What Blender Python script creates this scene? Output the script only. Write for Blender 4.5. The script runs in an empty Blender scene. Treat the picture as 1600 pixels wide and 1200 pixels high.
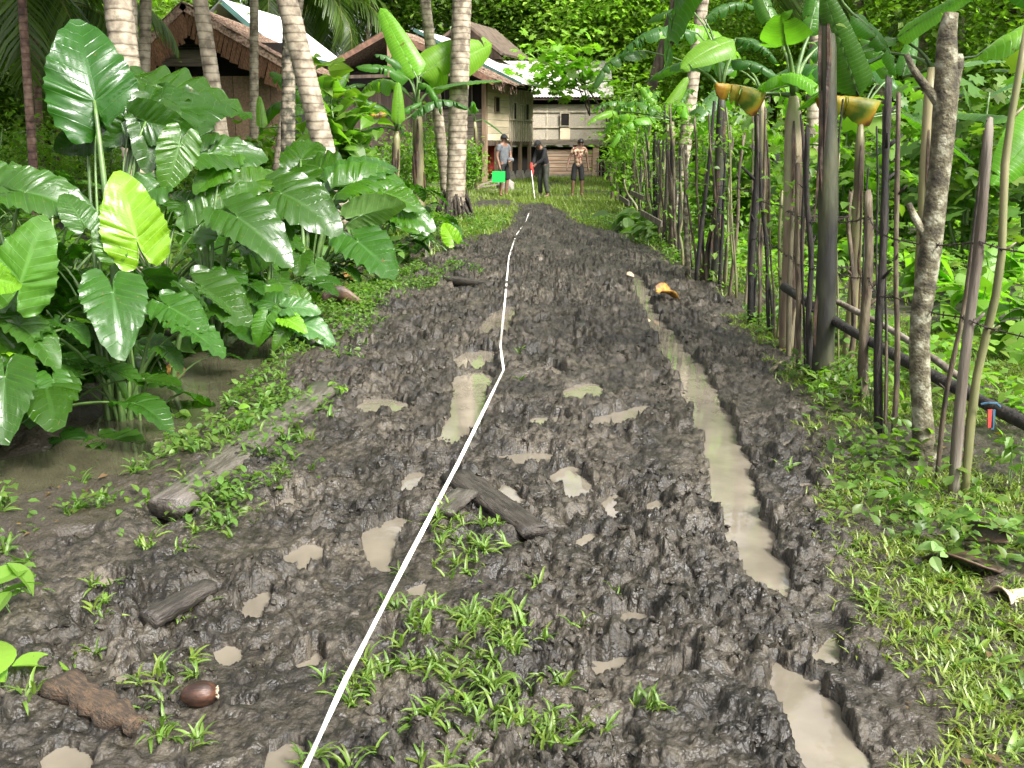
import bpy, bmesh, math, random
import numpy as np
from mathutils import Vector, Matrix, Euler

rng = np.random.default_rng(7)
random.seed(7)
S = bpy.context.scene
COL = S.collection
R_ = math.radians

# ------------------------------------------------------------------ camera
FPX, PITCH, YAW, CAMH = 1570.0, 13.5, 2.41, 1.6
cd = bpy.data.cameras.new('camera')
cam = bpy.data.objects.new('camera', cd)
COL.objects.link(cam)
cd.sensor_width = 36.0
cd.lens = FPX / 1600 * 36
cd.clip_start = 0.05
cd.clip_end = 2000
cam.location = (0, 0, CAMH)
cam.rotation_euler = (R_(90 - PITCH), 0, R_(YAW))
S.camera = cam
CR = cam.rotation_euler.to_matrix()

# ------------------------------------------------------------------ sky, sun, exposure
SUN_ELEV, SUN_AZ = 47.0, 136.0         # azimuth: degrees from +Y towards +X
w = bpy.data.worlds.new('World')
S.world = w
w.use_nodes = True
nt = w.node_tree
nt.nodes.clear()
sky = nt.nodes.new('ShaderNodeTexSky')
sky.sky_type = 'NISHITA'
sky.sun_disc = False
sky.sun_elevation = R_(SUN_ELEV)
sky.sun_rotation = R_(SUN_AZ)
sky.dust_density = 6.0
sky.air_density = 1.0
hsv = nt.nodes.new('ShaderNodeHueSaturation')      # overcast: the blue washes out to white
hsv.inputs['Saturation'].default_value = 0.12
bg = nt.nodes.new('ShaderNodeBackground')
bg.inputs['Strength'].default_value = 0.08
wo = nt.nodes.new('ShaderNodeOutputWorld')
nt.links.new(sky.outputs[0], hsv.inputs['Color'])
nt.links.new(hsv.outputs[0], bg.inputs[0])
nt.links.new(bg.outputs[0], wo.inputs[0])
sd = bpy.data.lights.new('sun', 'SUN')
sd.energy = 1.5
sd.angle = R_(12)
sd.color = (1.0, 0.96, 0.9)
sun = bpy.data.objects.new('sun', sd)
COL.objects.link(sun)
_e, _a = R_(SUN_ELEV), R_(SUN_AZ)
_sdir = Vector((math.cos(_e) * math.sin(_a), math.cos(_e) * math.cos(_a), math.sin(_e)))
sun.rotation_euler = _sdir.to_track_quat('Z', 'Y').to_euler()
sun.location = _sdir * 60
S.view_settings.view_transform = 'Standard'
S.view_settings.look = 'None'
S.view_settings.gamma = 1.0
S.view_settings.exposure = 2.32
S.view_settings.use_curve_mapping = False
S.cycles.max_bounces = 6
S.cycles.diffuse_bounces = 3
S.cycles.glossy_bounces = 3
S.cycles.transmission_bounces = 4
S.cycles.caustics_reflective = False
S.cycles.caustics_refractive = False
S.cycles.sample_clamp_indirect = 6

# ------------------------------------------------------------------ pixel -> place
def ray(u, v):
    return CR @ Vector(((u - 800) / FPX, (600 - v) / FPX, -1.0))
def G(u, v, z=0.0):
    d = ray(u, v)
    t = (z - CAMH) / d.z
    return Vector((d.x * t, d.y * t, z))
def A(u, v, Y):
    d = ray(u, v)
    t = Y / d.y
    return Vector((d.x * t, Y, CAMH + d.z * t))

# ------------------------------------------------------------------ object helpers
def tag(o, label=None, cat=None, group=None, kind=None):
    if label: o['label'] = label
    if cat: o['category'] = cat
    if group: o['group'] = group
    if kind: o['kind'] = kind
    return o
def empty(name, loc=(0, 0, 0), rz=0.0):
    o = bpy.data.objects.new(name, None)
    o.empty_display_size = 0.1
    COL.objects.link(o)
    o.location = loc
    o.rotation_euler = (0, 0, rz)
    return o
def obj(name, me, m=None, parent=None):
    o = bpy.data.objects.new(name, me)
    if m is not None and len(me.materials) == 0:
        me.materials.append(m)
    COL.objects.link(o)
    if parent is not None:
        o.parent = parent
    return o
def mesh_np(name, V, F, col=None, uv=None, smooth=True):
    """V (n,3); F (m,3|4) array or list of faces; col (n,3) per vertex; uv (n,2) per vertex."""
    me = bpy.data.meshes.new(name)
    V = np.asarray(V, dtype=np.float32)
    if isinstance(F, np.ndarray):
        k = F.shape[1]
        loops = F.astype(np.int32).ravel()
        starts = (np.arange(len(F)) * k).astype(np.int32)
    else:
        loops = np.array([i for f in F for i in f], dtype=np.int32)
        ln = np.array([len(f) for f in F])
        starts = (np.cumsum(ln) - ln).astype(np.int32)
    me.vertices.add(len(V))
    me.vertices.foreach_set('co', V.ravel())
    me.loops.add(len(loops))
    me.loops.foreach_set('vertex_index', loops)
    me.polygons.add(len(starts))
    me.polygons.foreach_set('loop_start', starts)
    me.update(calc_edges=True)
    if col is not None:
        ca = me.color_attributes.new('Col', 'FLOAT_COLOR', 'POINT')
        c4 = np.ones((len(V), 4), dtype=np.float32)
        c4[:, :3] = col
        ca.data.foreach_set('color', c4.ravel())
    if uv is not None:
        ul = me.uv_layers.new(name='UVMap')
        ul.data.foreach_set('uv', np.asarray(uv, dtype=np.float32)[loops].ravel())
    me.polygons.foreach_set('use_smooth', np.full(len(starts), bool(smooth), dtype=bool))
    me.validate(verbose=False)
    return me

class MB:
    """collects shapes for one mesh"""
    def __init__(s): s.v = []; s.f = []
    def add(s, V, F):
        b = len(s.v)
        s.v.extend([tuple(p) for p in V]); s.f.extend([tuple(i + b for i in f) for f in F])
    def box(s, a, b, jit=0.0):
        x0, y0, z0 = a; x1, y1, z1 = b
        P = [(x0,y0,z0),(x1,y0,z0),(x1,y1,z0),(x0,y1,z0),(x0,y0,z1),(x1,y0,z1),(x1,y1,z1),(x0,y1,z1)]
        if jit: P = [(x + random.uniform(-jit, jit), y + random.uniform(-jit, jit), z + random.uniform(-jit, jit)) for x, y, z in P]
        s.add(P, [(0,3,2,1),(4,5,6,7),(0,1,5,4),(1,2,6,5),(2,3,7,6),(3,0,4,7)])
    def bar(s, p, q, wd, th, up=(0, 0, 1)):
        p = Vector(p); q = Vector(q); d = (q - p).normalized(); up = Vector(up)
        x = d.cross(up)
        if x.length < 1e-4: x = d.cross(Vector((1, 0, 0)))
        x.normalize(); z = x.cross(d)
        P = []
        for e in (p, q):
            for sx, sz in ((-1,-1),(1,-1),(1,1),(-1,1)):
                P.append(e + x * (sx * wd / 2) + z * (sz * th / 2))
        s.add(P, [(3,2,1,0),(4,5,6,7),(0,1,5,4),(1,2,6,5),(2,3,7,6),(3,0,4,7)])
    def tube(s, pts, rad, n=8, jit=0.0, cap=True):
        pts = [Vector(p) for p in pts]
        if not hasattr(rad, '__len__'): rad = [rad] * len(pts)
        V = []; F = []
        prev = None
        for i, p in enumerate(pts):
            d = (pts[min(i + 1, len(pts) - 1)] - pts[max(i - 1, 0)])
            d = d.normalized() if d.length > 1e-9 else Vector((0, 0, 1))
            ref = prev if prev is not None else (Vector((1, 0, 0)) if abs(d.x) < 0.9 else Vector((0, 1, 0)))
            y = d.cross(ref).normalized(); x = y.cross(d).normalized(); prev = x
            for k in range(n):
                a = 2 * math.pi * k / n
                r = rad[i] * (1 + (random.uniform(-jit, jit) if jit else 0))
                V.append(p + x * (math.cos(a) * r) + y * (math.sin(a) * r))
        for i in range(len(pts) - 1):
            for k in range(n):
                k2 = (k + 1) % n
                F.append((i*n + k, i*n + k2, (i+1)*n + k2, (i+1)*n + k))
        if cap:
            F.append(tuple(range(n - 1, -1, -1))); F.append(tuple((len(pts)-1)*n + k for k in range(n)))
        s.add(V, F)
    def mesh(s, name, smooth=False):
        return mesh_np(name, s.v, s.f, smooth=smooth)
    def build(s, name, m, parent=None, smooth=False):
        return obj(name, s.mesh(name, smooth), m, parent)

def smooth_path(pts, n):
    """Catmull-Rom through pts"""
    P = [Vector(p) for p in pts]
    P = [P[0] * 2 - P[1]] + P + [P[-1] * 2 - P[-2]]
    out = []
    seg = len(P) - 3
    for i in range(n):
        t = i / (n - 1) * seg
        k = min(int(t), seg - 1); t -= k
        a, b, c, d = P[k:k + 4]
        out.append(0.5 * ((2*b) + (c - a) * t + (2*a - 5*b + 4*c - d) * t*t + (3*b - a - 3*c + d) * t**3))
    return out

# ------------------------------------------------------------------ numpy noise
def _h(ix, iy, seed):
    n = (ix.astype(np.int64) * 374761393 + iy.astype(np.int64) * 668265263 + seed * 982451653) & 0xffffffff
    n = ((n ^ (n >> 13)) * 1274126177) & 0xffffffff
    n = ((n ^ (n >> 16)) * 2246822519) & 0xffffffff
    return ((n ^ (n >> 15)) & 0xffffff) / float(0xffffff)
def vnoise(x, y, seed=0):
    ix = np.floor(x); iy = np.floor(y); fx = x - ix; fy = y - iy
    fx = fx*fx*fx*(fx*(fx*6-15)+10); fy = fy*fy*fy*(fy*(fy*6-15)+10)
    a = _h(ix, iy, seed); b = _h(ix+1, iy, seed); c = _h(ix, iy+1, seed); d = _h(ix+1, iy+1, seed)
    return (a + (b-a)*fx) * (1-fy) + (c + (d-c)*fx) * fy
def fbm(x, y, o=4, seed=0):
    s = 0; a = 0.5; t = 0
    for i in range(o):
        s = s + a * vnoise(x * 2**i + 17.3*i, y * 2**i - 9.1*i, seed + i); t += a; a *= 0.5
    return s / t * 2 - 1
def worley(x, y, seed=0, tilt=False):
    ix = np.floor(x); iy = np.floor(y)
    best = np.full(x.shape, 9.0); rid = np.zeros(x.shape); ox = np.zeros(x.shape); oy = np.zeros(x.shape)
    for dx in (-1, 0, 1):
        for dy in (-1, 0, 1):
            cx = ix + dx; cy = iy + dy
            px = cx + 0.1 + 0.8*_h(cx, cy, seed); py = cy + 0.1 + 0.8*_h(cx, cy, seed + 91)
            d = (px - x)**2 + (py - y)**2
            m = d < best
            best = np.where(m, d, best); rid = np.where(m, _h(cx, cy, seed + 191), rid); ox = np.where(m, x - px, ox); oy = np.where(m, y - py, oy)
    if tilt: return np.sqrt(best), rid, ox*np.cos(rid*43) + oy*np.sin(rid*43)
    return np.sqrt(best), rid
def seg_dist(x, y, P):
    """distance to polyline + interpolated parameter index"""
    best = np.full(x.shape, 1e9); par = np.zeros(x.shape)
    for i in range(len(P) - 1):
        ax, ay = P[i]; bx, by = P[i + 1]
        dx, dy = bx - ax, by - ay
        t = np.clip(((x-ax)*dx + (y-ay)*dy) / (dx*dx + dy*dy + 1e-12), 0, 1)
        d = np.hypot(x - ax - t*dx, y - ay - t*dy)
        m = d < best
        best = np.where(m, d, best); par = np.where(m, i + t, par)
    return best, par
def poly_sd(x, y, P):
    """signed distance, negative inside"""
    d, _ = seg_dist(x, y, list(P) + [P[0]])
    ins = np.zeros(x.shape, dtype=bool)
    n = len(P)
    for i in range(n):
        ax, ay = P[i]; bx, by = P[(i+1) % n]
        c = ((ay > y) != (by > y)) & (x < (bx-ax) * (y-ay) / (by - ay + 1e-12) + ax)
        ins ^= c
    return np.where(ins, -d, d)
def sstep(a, b, x):
    t = np.clip((x - a) / (b - a), 0, 1)
    return t*t*(3-2*t)

# ------------------------------------------------------------------ materials
def new_mat(name):
    m = bpy.data.materials.new(name); m.use_nodes = True
    n = m.node_tree; n.nodes.clear()
    out = n.nodes.new('ShaderNodeOutputMaterial')
    return m, n, out
def N(n, t, **kw):
    x = n.nodes.new(t)
    for k, v in kw.items():
        if k.startswith('i_'):
            x.inputs[k[2:].replace('_', ' ')].default_value = v
        else:
            setattr(x, k, v)
    return x
def L(n, a, b): n.links.new(a, b)
def c4(c): return (c[0], c[1], c[2], 1.0)
def ramp(n, stops):
    r = n.nodes.new('ShaderNodeValToRGB')
    e = r.color_ramp.elements
    while len(e) < len(stops): e.new(0.5)
    for k, (p, c) in enumerate(stops):
        e[k].position = p; e[k].color = c4(c)
    return r
def simple(name, c1, c2=None, scale=8.0, rough=0.7, bump=0.2, stretch=(1, 1, 1), bscale=None, spec=0.5, detail=5.0, dist=0.02, metallic=0.0, c3=None):
    """two or three tones through noise (object coordinates) with fine relief"""
    m, n, out = new_mat(name)
    b = N(n, 'ShaderNodeBsdfPrincipled'); b.inputs['Roughness'].default_value = rough
    b.inputs['Specular IOR Level'].default_value = spec; b.inputs['Metallic'].default_value = metallic
    tc = N(n, 'ShaderNodeTexCoord'); mp = N(n, 'ShaderNodeMapping'); mp.inputs['Scale'].default_value = stretch
    L(n, tc.outputs['Object'], mp.inputs[0])
    t = N(n, 'ShaderNodeTexNoise'); t.inputs['Scale'].default_value = scale; t.inputs['Detail'].default_value = detail
    L(n, mp.outputs[0], t.inputs['Vector'])
    c2 = c2 or tuple(x * 0.6 for x in c1)
    st = [(0.4, c2), (0.6, c1)] if c3 is None else [(0.37, c2), (0.5, c1), (0.63, c3)]
    r = ramp(n, st)
    L(n, t.outputs['Fac'], r.inputs[0])
    oi = N(n, 'ShaderNodeObjectInfo')
    hv = N(n, 'ShaderNodeHueSaturation')
    mr = N(n, 'ShaderNodeMapRange'); mr.inputs['To Min'].default_value = 0.78; mr.inputs['To Max'].default_value = 1.18
    L(n, oi.outputs['Random'], mr.inputs[0]); L(n, mr.outputs[0], hv.inputs['Value'])
    L(n, r.outputs[0], hv.inputs['Color']); L(n, hv.outputs[0], b.inputs['Base Color'])
    if bump:
        t2 = N(n, 'ShaderNodeTexNoise'); t2.inputs['Scale'].default_value = bscale or scale * 3; t2.inputs['Detail'].default_value = 6
        L(n, mp.outputs[0], t2.inputs['Vector'])
        bp = N(n, 'ShaderNodeBump'); bp.inputs['Strength'].default_value = bump; bp.inputs['Distance'].default_value = dist
        L(n, t2.outputs['Fac'], bp.inputs['Height']); L(n, bp.outputs[0], b.inputs['Normal'])
    L(n, b.outputs[0], out.inputs[0])
    return m
def foliage(name, rough=0.45, transl=0.35, spec=0.4, obj_col=False, veins=None, tcol=(1.5, 1.9, 0.5)):
    """leaf material; colour from the mesh attribute Col (or the object's colour)"""
    m, n, out = new_mat(name)
    b = N(n, 'ShaderNodeBsdfPrincipled'); b.inputs['Roughness'].default_value = rough
    b.inputs['Specular IOR Level'].default_value = spec
    if obj_col:
        oi = N(n, 'ShaderNodeObjectInfo'); src = oi.outputs['Color']
    else:
        at = N(n, 'ShaderNodeAttribute'); at.attribute_name = 'Col'; src = at.outputs['Color']
    tc = N(n, 'ShaderNodeTexCoord')
    no = N(n, 'ShaderNodeTexNoise'); no.inputs['Scale'].default_value = 5.0 if obj_col else 2.0; no.inputs['Detail'].default_value = 3
    L(n, tc.outputs['Object'], no.inputs['Vector'])
    mr = N(n, 'ShaderNodeMapRange'); mr.inputs['To Min'].default_value = 0.7; mr.inputs['To Max'].default_value = 1.3
    L(n, no.outputs['Fac'], mr.inputs[0])
    hv = N(n, 'ShaderNodeHueSaturation'); L(n, mr.outputs[0], hv.inputs['Value']); L(n, src, hv.inputs['Color'])
    col = hv.outputs[0]
    if veins:
        # UV: x = |s| across, y = vein phase; midrib near s = 0, side veins at whole phases
        uv = N(n, 'ShaderNodeUVMap'); sp = N(n, 'ShaderNodeSeparateXYZ'); L(n, uv.outputs[0], sp.inputs[0])
        fr = N(n, 'ShaderNodeMath', operation='PINGPONG'); fr.inputs[1].default_value = 0.5; L(n, sp.outputs['Y'], fr.inputs[0])
        a = N(n, 'ShaderNodeMapRange'); a.inputs['From Min'].default_value = 0.0; a.inputs['From Max'].default_value = veins[0]
        a.inputs['To Min'].default_value = 1; a.inputs['To Max'].default_value = 0; L(n, fr.outputs[0], a.inputs[0])
        c = N(n, 'ShaderNodeMapRange'); c.inputs['From Min'].default_value = 0.0; c.inputs['From Max'].default_value = veins[1]
        c.inputs['To Min'].default_value = 1; c.inputs['To Max'].default_value = 0; L(n, sp.outputs['X'], c.inputs[0])
        mx = N(n, 'ShaderNodeMath', operation='MAXIMUM'); L(n, a.outputs[0], mx.inputs[0]); L(n, c.outputs[0], mx.inputs[1])
        ml = N(n, 'ShaderNodeMath', operation='MULTIPLY'); ml.inputs[1].default_value = veins[2]; L(n, mx.outputs[0], ml.inputs[0])
        mix = N(n, 'ShaderNodeMixRGB'); mix.blend_type = 'MIX'; L(n, ml.outputs[0], mix.inputs[0]); L(n, col, mix.inputs[1])
        hb = N(n, 'ShaderNodeHueSaturation'); hb.inputs['Value'].default_value = 2.2; hb.inputs['Saturation'].default_value = 0.8
        L(n, col, hb.inputs['Color']); L(n, hb.outputs[0], mix.inputs[2])
        col = mix.outputs[0]
        # a few brown specks and blotches
        sn = N(n, 'ShaderNodeTexNoise'); sn.inputs['Scale'].default_value = 9; sn.inputs['Detail'].default_value = 3; sn.inputs['Roughness'].default_value = 0.7
        oi2 = N(n, 'ShaderNodeObjectInfo'); va = N(n, 'ShaderNodeVectorMath', operation='MULTIPLY_ADD'); va.inputs[1].default_value = (1, 1, 1)
        L(n, tc.outputs['Object'], va.inputs[0]); L(n, oi2.outputs['Location'], va.inputs[2]); L(n, va.outputs[0], sn.inputs['Vector'])
        sr = N(n, 'ShaderNodeMapRange'); sr.inputs['From Min'].default_value = 0.67; sr.inputs['From Max'].default_value = 0.72; sr.inputs['To Max'].default_value = 0.75
        L(n, sn.outputs['Fac'], sr.inputs[0])
        sx = N(n, 'ShaderNodeMixRGB'); sx.inputs[2].default_value = (0.14, 0.09, 0.02, 1); L(n, sr.outputs[0], sx.inputs[0]); L(n, col, sx.inputs[1])
        col = sx.outputs[0]
        t2 = N(n, 'ShaderNodeTexNoise'); t2.inputs['Scale'].default_value = 60; L(n, tc.outputs['Object'], t2.inputs['Vector'])
        ad = N(n, 'ShaderNodeMath', operation='MULTIPLY_ADD'); ad.inputs[1].default_value = 0.4
        L(n, t2.outputs['Fac'], ad.inputs[0]); L(n, mx.outputs[0], ad.inputs[2])
        bp = N(n, 'ShaderNodeBump'); bp.inputs['Strength'].default_value = 0.35; bp.inputs['Distance'].default_value = 0.006
        bp.invert = True
        L(n, ad.outputs[0], bp.inputs['Height']); L(n, bp.outputs[0], b.inputs['Normal'])
    L(n, col, b.inputs['Base Color'])
    tr = N(n, 'ShaderNodeBsdfTranslucent')
    mm = N(n, 'ShaderNodeMixRGB'); mm.blend_type = 'MULTIPLY'; mm.inputs[0].default_value = 1.0; mm.inputs[2].default_value = c4(tcol)
    L(n, col, mm.inputs[1]); L(n, mm.outputs[0], tr.inputs[0])
    ms = N(n, 'ShaderNodeMixShader'); ms.inputs[0].default_value = transl
    L(n, b.outputs[0], ms.inputs[1]); L(n, tr.outputs[0], ms.inputs[2]); L(n, ms.outputs[0], out.inputs[0])
    return m

def yellowing(name):
    m, n, out = new_mat(name)
    b = N(n, 'ShaderNodeBsdfPrincipled'); b.inputs['Roughness'].default_value = 0.5
    tc = N(n, 'ShaderNodeTexCoord'); t = N(n, 'ShaderNodeTexNoise'); t.inputs['Scale'].default_value = 2.0; t.inputs['Detail'].default_value = 6
    L(n, tc.outputs['Object'], t.inputs['Vector'])
    r = ramp(n, [(0.36, (0.07, 0.14, 0.015)), (0.46, (0.33, 0.3, 0.03)), (0.56, (0.5, 0.28, 0.03)), (0.66, (0.14, 0.06, 0.02))])
    L(n, t.outputs['Fac'], r.inputs[0]); L(n, r.outputs[0], b.inputs['Base Color'])
    tr = N(n, 'ShaderNodeBsdfTranslucent'); L(n, r.outputs[0], tr.inputs[0])
    ms = N(n, 'ShaderNodeMixShader'); ms.inputs[0].default_value = 0.45
    L(n, b.outputs[0], ms.inputs[1]); L(n, tr.outputs[0], ms.inputs[2]); L(n, ms.outputs[0], out.inputs[0])
    return m
M = {}
M['yellowing'] = yellowing('yellowing_banana_leaf')
M['leaf'] = foliage('leaf_green', 0.42, 0.48)
M['grass'] = foliage('grass_green', 0.4, 0.35, 0.45)
M['alocasia'] = foliage('elephant_ear_leaf', 0.25, 0.33, 0.5, obj_col=True, veins=(0.055, 0.035, 0.42), tcol=(1.6, 2.1, 0.4))
M['banana'] = foliage('banana_leaf', 0.32, 0.5, 0.42, obj_col=True, veins=(0.12, 0.07, 0.25), tcol=(1.6, 2.0, 0.45))
M['petiole'] = simple('leaf_stalk_green', (0.10, 0.17, 0.045), (0.06, 0.11, 0.03), 12, 0.4, 0.1)
M['pseudostem'] = simple('banana_stem', (0.17, 0.16, 0.07), (0.07, 0.05, 0.03), 5, 0.5, 0.3, (1, 1, 0.2), c3=(0.24, 0.2, 0.11))
M['dark_stem'] = simple('banana_stem_dark', (0.024, 0.026, 0.012), (0.008, 0.007, 0.005), 6, 0.6, 0.6, (1, 1, 0.25), c3=(0.05, 0.052, 0.022))
M['pale_stem'] = simple('banana_stem_pale', (0.2, 0.15, 0.1), (0.09, 0.06, 0.04), 6, 0.6, 0.4, (1, 1, 0.2), c3=(0.26, 0.24, 0.14))
M['bark_lichen'] = simple('lichen_bark', (0.11, 0.095, 0.055), (0.045, 0.038, 0.024), 16, 0.9, 0.8, c3=(0.26, 0.25, 0.18), detail=8)
M['bark'] = simple('dark_bark', (0.07, 0.05, 0.035), (0.025, 0.02, 0.015), 8, 0.9, 0.6, (1, 1, 0.3), c3=(0.12, 0.1, 0.07))
M['post_black'] = simple('black_wet_wood', (0.02, 0.016, 0.012), (0.006, 0.005, 0.004), 14, 0.85, 0.8, (1, 1, 0.25))
M['post_brown'] = simple('brown_stake_wood', (0.07, 0.05, 0.03), (0.022, 0.016, 0.011), 14, 0.75, 0.7, (1, 1, 0.25), c3=(0.12, 0.1, 0.06))
M['post_grey'] = simple('grey_weathered_wood', (0.19, 0.165, 0.13), (0.09, 0.07, 0.052), 10, 0.85, 0.7, (1, 1, 0.12))
M['post_green'] = simple('green_bamboo', (0.13, 0.13, 0.055), (0.07, 0.07, 0.03), 8, 0.5, 0.2, (1, 1, 0.2), c3=(0.2, 0.17, 0.09))
M['post_pale'] = simple('pale_stake_wood', (0.17, 0.145, 0.085), (0.07, 0.06, 0.035), 10, 0.7, 0.3, (1, 1, 0.25))
M['wire'] = simple('rusty_wire', (0.03, 0.02, 0.015), (0.015, 0.01, 0.008), 40, 0.6, 0, metallic=0.3)
M['plank_dark'] = simple('dark_wall_board', (0.12, 0.085, 0.06), (0.06, 0.042, 0.03), 5, 0.85, 0.3, (1, 1, 0.15))
M['plank_light'] = simple('fresh_wall_board', (0.8, 0.68, 0.48), (0.72, 0.58, 0.4), 4, 0.8, 0.3, (0.4, 0.4, 3))
M['plank_pink'] = simple('rosy_wall_board', (0.52, 0.36, 0.25), (0.4, 0.26, 0.17), 4, 0.8, 0.3, (0.3, 1, 3), c3=(0.58, 0.45, 0.33))
M['plank_grey'] = simple('grey_wall_board', (0.2, 0.165, 0.125), (0.11, 0.09, 0.065), 5, 0.85, 0.3, (0.3, 1, 4))
M['mat_wall'] = simple('woven_bamboo_mat', (0.5, 0.44, 0.35), (0.4, 0.35, 0.27), 18, 0.85, 0.3)
M['mat_brown'] = simple('woven_brown_mat', (0.2, 0.13, 0.075), (0.13, 0.085, 0.05), 16, 0.85, 0.4)
M['batten'] = simple('bamboo_batten', (0.6, 0.53, 0.4), (0.45, 0.39, 0.28), 6, 0.7, 0.2)
M['thatch'] = simple('brown_thatch', (0.2, 0.13, 0.09), (0.08, 0.05, 0.035), 14, 0.95, 0.8, c3=(0.3, 0.22, 0.16))
M['thatch_red'] = simple('reddish_thatch_underside', (0.2, 0.1, 0.05), (0.1, 0.05, 0.025), 12, 0.95, 0.5, (4, 1, 1))
M['fascia'] = simple('reddish_rake_board', (0.23, 0.12, 0.075), (0.13, 0.07, 0.045), 6, 0.8, 0.2)
M['tin_white'] = simple('pale_tin_sheet', (0.8, 0.82, 0.84), (0.7, 0.72, 0.74), 3, 0.45, 0.0)
M['tin_pink'] = simple('weathered_tin_sheet', (0.66, 0.62, 0.6), (0.56, 0.5, 0.47), 3, 0.5, 0.0)
M['tin_green'] = simple('green_fascia', (0.05, 0.12, 0.1), (0.04, 0.09, 0.08), 3, 0.5, 0.0)
M['interior_shade'] = simple('painted_interior_shade', (0.012, 0.009, 0.007), (0.008, 0.006, 0.005), 3, 0.95, 0.0)  # near-black tone: the unlit depth of rooms put into the colour
M['dark_bamboo'] = simple('blackened_bamboo_slat', (0.06, 0.05, 0.042), (0.03, 0.025, 0.02), 5, 0.8, 0.2)
M['concrete'] = simple('concrete_footing', (0.3, 0.27, 0.23), (0.2, 0.18, 0.15), 9, 0.9, 0.4)
M['house_post'] = simple('house_post_wood', (0.33, 0.23, 0.15), (0.2, 0.13, 0.08), 6, 0.85, 0.3, (1, 1, 0.15))
M['tape'] = simple('white_tape', (0.72, 0.72, 0.69), (0.42, 0.38, 0.32), 7, 0.5, 0.0)
M['log_wet'] = simple('wet_dark_log', (0.06, 0.05, 0.04), (0.024, 0.019, 0.015), 8, 0.55, 0.6, (1, 6, 6))
M['log_pale'] = simple('wet_pale_timber', (0.1, 0.088, 0.074), (0.05, 0.042, 0.034), 6, 0.35, 0.5, (1, 6, 6))
M['log_rot'] = simple('rotten_brown_wood', (0.12, 0.075, 0.042), (0.05, 0.035, 0.022), 9, 0.8, 0.8, (2, 8, 8))
M['coconut'] = simple('brown_coconut_husk', (0.07, 0.026, 0.012), (0.022, 0.01, 0.006), 6, 0.45, 0.2, (1, 4, 4))
M['dead_leaf'] = simple('dead_brown_leaf', (0.085, 0.05, 0.03), (0.03, 0.018, 0.013), 7, 0.55, 0.5)
M['stone'] = simple('pale_stone', (0.5, 0.4, 0.28), (0.34, 0.26, 0.17), 10, 0.8, 0.4)
M['orange_leaf'] = simple('orange_fallen_leaf', (0.45, 0.24, 0.04), (0.16, 0.07, 0.02), 20, 0.5, 0.2)
M['yellow_leaf'] = foliage('yellowed_leaf', 0.5, 0.4, 0.3, obj_col=True, tcol=(1.3, 1.2, 0.5))
M['skin'] = simple('brown_skin', (0.22, 0.12, 0.075), (0.19, 0.1, 0.062), 8, 0.55, 0.0)
M['hair'] = simple('black_hair', (0.012, 0.01, 0.009), None, 20, 0.5, 0.0)
M['cloth_grey'] = simple('grey_cotton', (0.16, 0.17, 0.18), (0.12, 0.13, 0.14), 10, 0.9, 0.1)
M['cloth_black'] = simple('black_cotton', (0.016, 0.016, 0.017), (0.01, 0.01, 0.011), 10, 0.9, 0.1)
M['cloth_olive'] = simple('olive_trousers', (0.06, 0.065, 0.05), (0.04, 0.043, 0.034), 10, 0.9, 0.1)
M['cloth_batik'] = simple('batik_print', (0.3, 0.16, 0.1), (0.1, 0.025, 0.02), 16, 0.85, 0.0, c3=(0.55, 0.42, 0.27), detail=1.5)
M['cloth_red'] = simple('red_cloth', (0.45, 0.05, 0.035), (0.3, 0.03, 0.025), 10, 0.85, 0.1)
M['folder'] = simple('bright_green_plastic', (0.02, 0.62, 0.1), (0.02, 0.56, 0.09), 3, 0.4, 0.0)
M['blue_rag'] = simple('blue_rag', (0.04, 0.12, 0.2), (0.03, 0.08, 0.13), 20, 0.8, 0.0)

# ================================================================== GROUND
def gxy(u, v, z=0.0):
    p = G(u, v, z); return (p.x, p.y)
DITCH = [gxy(u, v, -0.13) for u, v in ((-700, 900), (-250, 830), (60, 755), (200, 705), (320, 605), (385, 545), (480, 475), (590, 436), (660, 400))]
DITCH_W = np.array([0.55, 0.5, 0.42, 0.34, 0.3, 0.3, 0.36, 0.42, 0.2])
MUD = [gxy(u, v) for u, v in ((-300, 1300), (-200, 880), (40, 880), (230, 800), (420, 640), (520, 540), (560, 480), (640, 425), (700, 390), (790, 360), (815, 322),
                              (860, 324), (905, 352), (975, 372), (1040, 410), (1110, 450), (1180, 540), (1240, 620), (1290, 700), (1290, 800), (1300, 900), (1350, 1000), (1390, 1100), (1420, 1300))]
WL = -0.03     # puddle level
def band(pts):
    a = [(u - w_, v) for u, v, w_ in pts]; b = [(u + w_, v) for u, v, w_ in reversed(pts)]
    return a + b
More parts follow.
